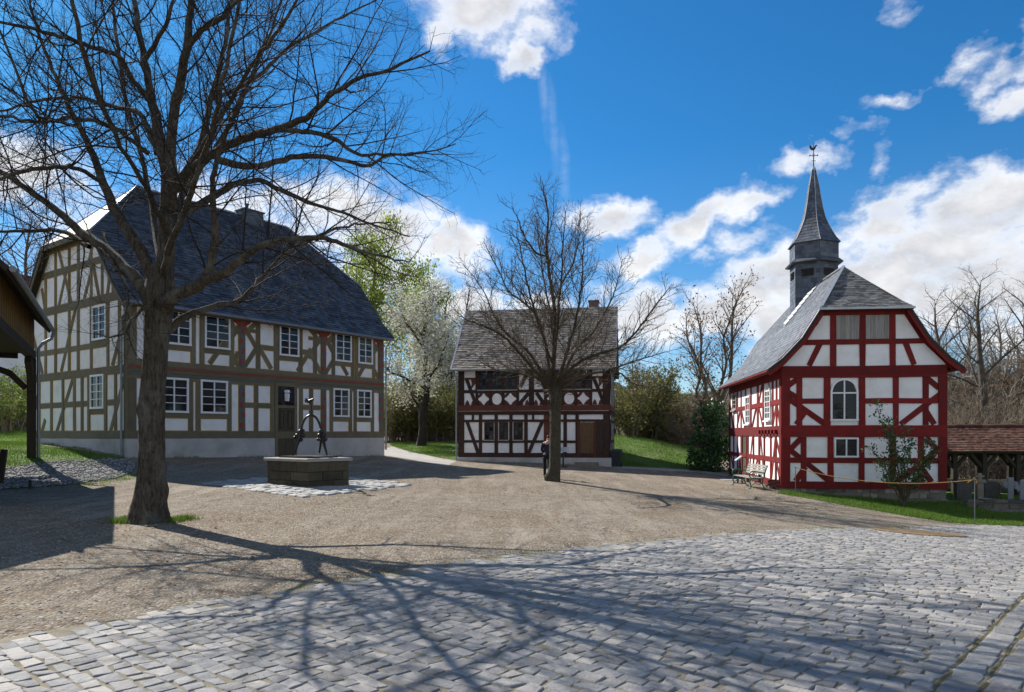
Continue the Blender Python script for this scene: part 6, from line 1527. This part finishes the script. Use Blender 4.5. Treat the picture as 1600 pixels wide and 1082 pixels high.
# ------------------------------------------------------------------ churchyard: wall, shelter, stones
def rubble_wall(name, p0, p1, h0, h1, label):
    p0 = Vector(p0); p1 = Vector(p1); d = (p1 - p0); L_ = d.length; a = math.atan2(d.y, d.x); zb = min(gz1(*p0), gz1(*p1)) - .35
    r_ = empty(name, (p0.x, p0.y, zb), a, label, 'wall'); m = MB(); rr = random.Random(8)
    m.box(0, L_, 0, .35, 0, h0 - zb - .06); m.cur = 1
    rubble(m, lambda u, z, o: (u, -o + .03, z), 0, L_, 0, h0 - zb - .07, rr, .36, .09)
    u = 0
    while u < L_ - .05: w = min(rr.uniform(.3, .6), L_ - u); q = rr.random(); m.box(u + .008, u + w - .008, -.06 - rr.uniform(0, .03), .38, h0 - zb - .062, h0 - zb + rr.uniform(-.01, .03), q); u += w
    m.build('masonry', [MT['mortar'], MT['darkstone']], r_)
rubble_wall('stone_wall', (16.15, 26.15), (26.5, 24.2), -.62, -.62, 'low rubble stone wall running right from the chapel corner')
sheet('churchyard_lawn', [(16.3, 26.5), (26.5, 24.55), (40, 28), (40, 42), (17.4, 42), (17.0, 33)], MT['lawn'], .02, 1.0)
P = scatter_in([(16.4, 26.6), (26.5, 24.7), (34, 28), (30, 34), (17.2, 34)], 220, np.random.default_rng(12)); blades('grass', P, .11, .025, MT['grassblade'], 9, .02)
lx, ly = X_(1478, 34.5), 34.5; lz = -1.3
sh = empty('timber_shelter', (lx, ly, lz), -.05, 'long open timber shelter with an old brown-red tiled roof right of the chapel', 'shelter')
ez, rz_ = .93 - lz, 2.12 - lz; LS = 11.0
m = MB()
for P4 in (((-1, 0, ez), (LS, 0, ez), (LS, 1.9, rz_), (-1, 1.9, rz_)), ((LS, 3.8, ez), (-1, 3.8, ez), (-1, 1.9, rz_), (LS, 1.9, rz_))):
    V4 = [Vector(p) for p in P4]; m.cur = 0; m.tiles(*V4, .15, .19, .03); N = (V4[1] - V4[0]).cross(V4[3] - V4[0]).normalized() * .015; m.cur = 1; slab(m, *[p - N for p in V4], .1)
m.cur = 0; x = -1
while x < LS: m.tube([(x, 1.9, rz_ + .02), (x + .32, 1.9, rz_ + .03)], [.09, .075], 7, r=random.random()); x += .31
m.build('roof', [MT['oldtile'], MT['darkwood']], sh)
m = MB(); pxs = [X_(p, 34.7) - lx for p in (1492, 1537, 1588, 1640, 1690, 1740)]
for x in pxs:
    for y in (.3, 3.5):
        m.box(x - .1, x + .1, y - .1, y + .1, -.2, ez - .02)
        for s_ in (1, -1): m.bar((x + s_ * .08, y, ez - .75), (x + s_ * .62, y, ez - .1), .13, .13)
    m.box(x - .07, x + .07, .4, 3.4, ez - .25, ez - .06)
m.box(-1, LS, .2, .4, ez - .02, ez + .12); m.box(-1, LS, 3.4, 3.6, ez - .02, ez + .12)
m.build('post_frame', MT['darkwood'], sh)
m = MB(); m.box(pxs[1] + .1, LS, .22, .36, .62, .84); m.box(pxs[0] - .5, pxs[1] - .1, .22, .34, .85, .95)
m.build('rail', M('silvered_beam', (.24,.17,.115), (.17,.12,.085), 5, .85, .4, 25), sh)
m = MB(); m.box(-1, LS, 3.35, 3.62, -.2, .7); m.cur = 1; rubble(m, lambda u, z, o: (u, 3.36 - o, z), -1, LS, -.1, .7, random.Random(5)); m.build('back_wall', [MT['mortar'], MT['rubblestone']], sh)
def cross(px, d, h_, label):
    x, y = X_(px, d), d; z = gz1(x, y) + .0; r_ = MB(); w = .095
    r_.ebox(-w, w, -.04, .04, -.15, h_, .012); r_.ebox(-.24, -w - .001, -.035, .035, h_ * .62, h_ * .62 + .17, .012); r_.ebox(w + .001, .24, -.035, .035, h_ * .62, h_ * .62 + .17, .012)
    r_.box(-.17, -w - .001, -.03, .03, h_ * .62 - .07, h_ * .62 - .001); r_.box(w + .001, .17, -.03, .03, h_ * .62 - .07, h_ * .62 - .001)
    o = r_.build('grave_cross', MT['crossgrey']); o.location = (x, y, z); o.rotation_euler = (0, 0, -.35); return tag(o, label, 'cross', 'grey grave crosses')
cross(1579, 27.6, .88, 'grey wooden grave cross standing alone behind the low wall'); cross(1598, 26.8, .86, 'grey wooden grave cross cut by the right edge of the photo')
def stele(px, d, w, h_, label, gable=True, dp=.22, rz=-.2):
    x, y = X_(px, d), d; z = gz1(x, y); m = MB(); pr = [(-w/2, -.15), (w/2, -.15), (w/2, h_), (w * .55, h_), (0, h_ + w * .33), (-w * .55, h_), (-w/2, h_)] if gable else [(-w/2, -.15), (w/2, -.15), (w/2, h_ * .9), (w * .3, h_), (-w * .3, h_), (-w/2, h_ * .9)]
    a = [(p, -dp/2, q) for p, q in pr]; b_ = [(p, dp/2, q) for p, q in pr]; m.face(a); m.face(b_[::-1])
    for i in range(len(pr)): m.face([a[i], b_[i], b_[(i+1) % len(pr)], a[(i+1) % len(pr)]])
    m.box(-w * .38, w * .38, -dp/2 - .012, -dp/2 - .001, h_ * .15, h_ * .8)
    o = m.build('gravestone', MT['gravestone']); o.location = (x, y, z); o.rotation_euler = (0, 0, rz); return tag(o, label, 'gravestone', 'old gravestones')
stele(1505, 27.4, .5, .62, 'gabled dark gravestone nearest the chapel corner'); stele(1546, 28.2, .6, .66, 'broad dark gravestone with a flat top beside the stone pillar', False, .4)
x, y = X_(1530, 27.9), 27.9; m = MB(); m.ebox(-.12, .12, -.1, .1, -.15, .62, .02); m.ebox(-.2, .2, -.13, .13, .621, .74, .02); m.ebox(-.08, .08, -.07, .07, .741, .98, .02); m.box(-.17, -.081, -.05, .05, .82, .9); m.box(.081, .17, -.05, .05, .82, .9)
o = m.build('gravestone', MT['rubblestone']); o.location = (x, y, gz1(x, y)); tag(o, 'pale stone pillar with a small cross on top', 'gravestone', 'old gravestones')
x, y = X_(1553, 27.2), 27.2; m = MB(); m.box(-.5, .5, -.12, .12, .0, .07); o = m.build('grave_slab', MT['benchslat']); o.location = (x, y, gz1(x, y) + .02); o.rotation_euler = (0, .12, -.7); tag(o, 'pale narrow kerb slab lying on the churchyard grass', 'grave kerb')

# ------------------------------------------------------------------ the person behind the slender tree
px0, d0 = 854.5, 28.9; fx, fy = X_(px0, d0), d0; fz_ = gz1(fx, fy)
HT = CAMZ + (HY - 680) / FPX * d0 - fz_; s = HT / 1.70
person = None
def skin(name, verts, edges, rads, mat, parent, sub=2, root=0):
    me = bpy.data.meshes.new(name); me.from_pydata([tuple(Vector(v) * s) for v in verts], edges, []); o = bpy.data.objects.new(name, me); link(o, parent)
    me.materials.append(mat)
    sk = o.modifiers.new('skin', 'SKIN'); sk.use_smooth_shade = True
    for i, r in enumerate(rads):
        v = me.skin_vertices[0].data[i]; v.radius = (r * s, r * s) if not hasattr(r, '__len__') else (r[0] * s, r[1] * s); v.use_root = (i == root)
    sb = o.modifiers.new('sub', 'SUBSURF'); sb.levels = sb.render_levels = sub
    return o
# faces away from the viewer (+y), leaning a little right towards the trunk
body_v = [(0,0,.92),(.01,.01,1.08),(.02,.02,1.25),(.03,.03,1.38),(.045,.05,1.46),(.055,.07,1.53),(.06,.08,1.62),(.06,.075,1.68),
          (-.16,.02,1.36),(-.22,.05,1.12),(-.17,.22,1.0),(-.10,.33,1.05),   # left arm, forearm brought forward
          (.21,.05,1.36),(.27,.12,1.13),(.24,.30,1.06),(.20,.40,1.12),
          (-.085,0,.86),(-.085,.02,.48),(-.09,-.01,.09),(-.095,.13,.035),(.085,0,.86),(.09,.06,.48),(.10,.03,.09),(.10,.17,.035)]
body_e = [(0,1),(1,2),(2,3),(3,4),(4,5),(5,6),(6,7),(3,8),(8,9),(9,10),(10,11),(3,12),(12,13),(13,14),(14,15),(0,16),(16,17),(17,18),(18,19),(0,20),(20,21),(21,22),(22,23)]
body_r = [(.14,.10),(.125,.09),(.14,.10),(.13,.09),.05,(.065,.075),(.072,.088),(.05,.06),.055,.042,.034,.03,.055,.042,.034,.03,.075,.05,.035,.03,.075,.05,.035,.03]
person = skin('person', body_v, body_e, body_r, MT['skin'], None)
person.location = (fx, fy, fz_); person.rotation_euler = (0, 0, -.25); tag(person, 'person in a dark navy jacket and black trousers leaning behind the slender tree, back turned', 'person')
jk = [0,1,2,3,8,9,10,12,13,14]; ix = {v: i for i, v in enumerate(jk)}
jv = [body_v[i] for i in jk] + [(0, 0, .80)]
je = [(ix[a], ix[b]) for a, b in body_e if a in ix and b in ix] + [(0, len(jk))]
jr = [(.165,.125),(.15,.115),(.165,.125),(.15,.11),.072,.06,.05,.072,.06,.05,(.175,.135)]
skin('jacket', jv, je, jr, MT['jacket'], person)
tk = [0,16,17,18,20,21,22]; ix = {v: i for i, v in enumerate(tk)}
skin('trousers', [body_v[i] for i in tk], [(ix[a], ix[b]) for a, b in body_e if a in ix and b in ix], [(.15,.11),.092,.068,.055,.092,.068,.055], MT['trouser'], person)
skin('hair', [(.055,.045,1.55),(.06,.06,1.63),(.062,.075,1.69)], [(0,1),(1,2)], [(.068,.06),(.084,.085),(.06,.07)], MT['hair'], person)
skin('collar', [(.03,.02,1.42),(.045,.045,1.475)], [(0,1)], [(.085,.075),(.062,.06)], MT['shirt'], person)
for sx2, a, b_ in ((0, 18, 19), (1, 22, 23)):
    skin('shoe', [Vector(body_v[a]) - Vector((0, .03, .035)), Vector(body_v[b_]) + Vector((0, 0, .01))], [(0, 1)], [.05, .042], MT['leather'], person)
for hx_, w, sg_ in ((Vector((-.10,.33,1.05)), Vector((.07,.11,.05)), 1), (Vector((.20,.40,1.12)), Vector((-.04,.10,.06)), -1)):
    w = w.normalized(); side = w.cross(Vector((0, 0, 1))).normalized(); up_ = side.cross(w); V_ = [hx_ - w * .01, hx_ + w * .05, hx_ + w * .085]; E_ = [(0, 1), (1, 2)]; R_ = [(.022,.03), (.018,.038), (.015,.038)]
    for q, (off_, ln) in enumerate(((-.030, .066), (-.010, .078), (.010, .074), (.030, .058))):
        p = hx_ + w * .088 + side * off_; n = len(V_); V_ += [p, p + w * ln * .45 - up_ * .006, p + w * ln * .8 - up_ * .022]; E_ += [(2, n), (n, n + 1), (n + 1, n + 2)]; R_ += [.0095, .0085, .007]
    n = len(V_); p = hx_ + w * .03 - side * .035 * sg_; V_ += [p, p + w * .03 - side * .022 * sg_, p + w * .055 - side * .026 * sg_ - up_ * .008]; E_ += [(1, n), (n, n + 1), (n + 1, n + 2)]; R_ += [.011, .0095, .008]
    skin('hand', V_, E_, R_, MT['skin'], person, 1)

# ------------------------------------------------------------------ weeds along walls, kerbs and the edges of the lawns
def along(pts, dens, sg, seed):
    rg = np.random.default_rng(seed); out = []
    for a, b in zip(pts[:-1], pts[1:]):
        a = np.array(a); b = np.array(b); n = int(np.hypot(*(b - a)) * dens); u = rg.random((n, 1)); out.append(a + (b - a) * u + rg.normal(0, sg, (n, 2)))
    P = np.concatenate(out); k = np.sin(P[:, 0] * 2.7 + 1) + np.sin(P[:, 1] * 3.1) + rg.normal(0, .5, len(P)); return P[k > .1]
def hp(H, x, y): v = H.C + H.u * x + Vector((-H.u.y, H.u.x)) * y; return (v.x, v.y)
W_ = [along([hp(HA, -.1, 9.5), hp(HA, -.1, -.1), hp(HA, 5, -.1), hp(HA, 13.7, -.1)], 60, .06, 1), along([hp(HB, -.2, -.2), hp(HB, 6.5, -.2)], 40, .07, 2), along([hp(HC, 0, -.15), hp(HC, HC.L, -.2)], 90, .08, 3),
      along(lawn_left, 60, .22, 4), along(lawn_mid[:4], 60, .2, 5), along(verge, 130, .12, 6), along(backpath[:4], 40, .2, 7), along([(16.15, 26.0), (24, 24.55)], 70, .08, 8), along(rub, 25, .15, 9)]
blades('grass_weeds', np.concatenate(W_), .11, .018, MT['grassblade'], 31)
P = along([tuple(p) for p in edge], 90, .10, 12); blades('grass_weeds', P[P[:, 1] > 7], .03, .01, MT['grassblade'], 33, .004)
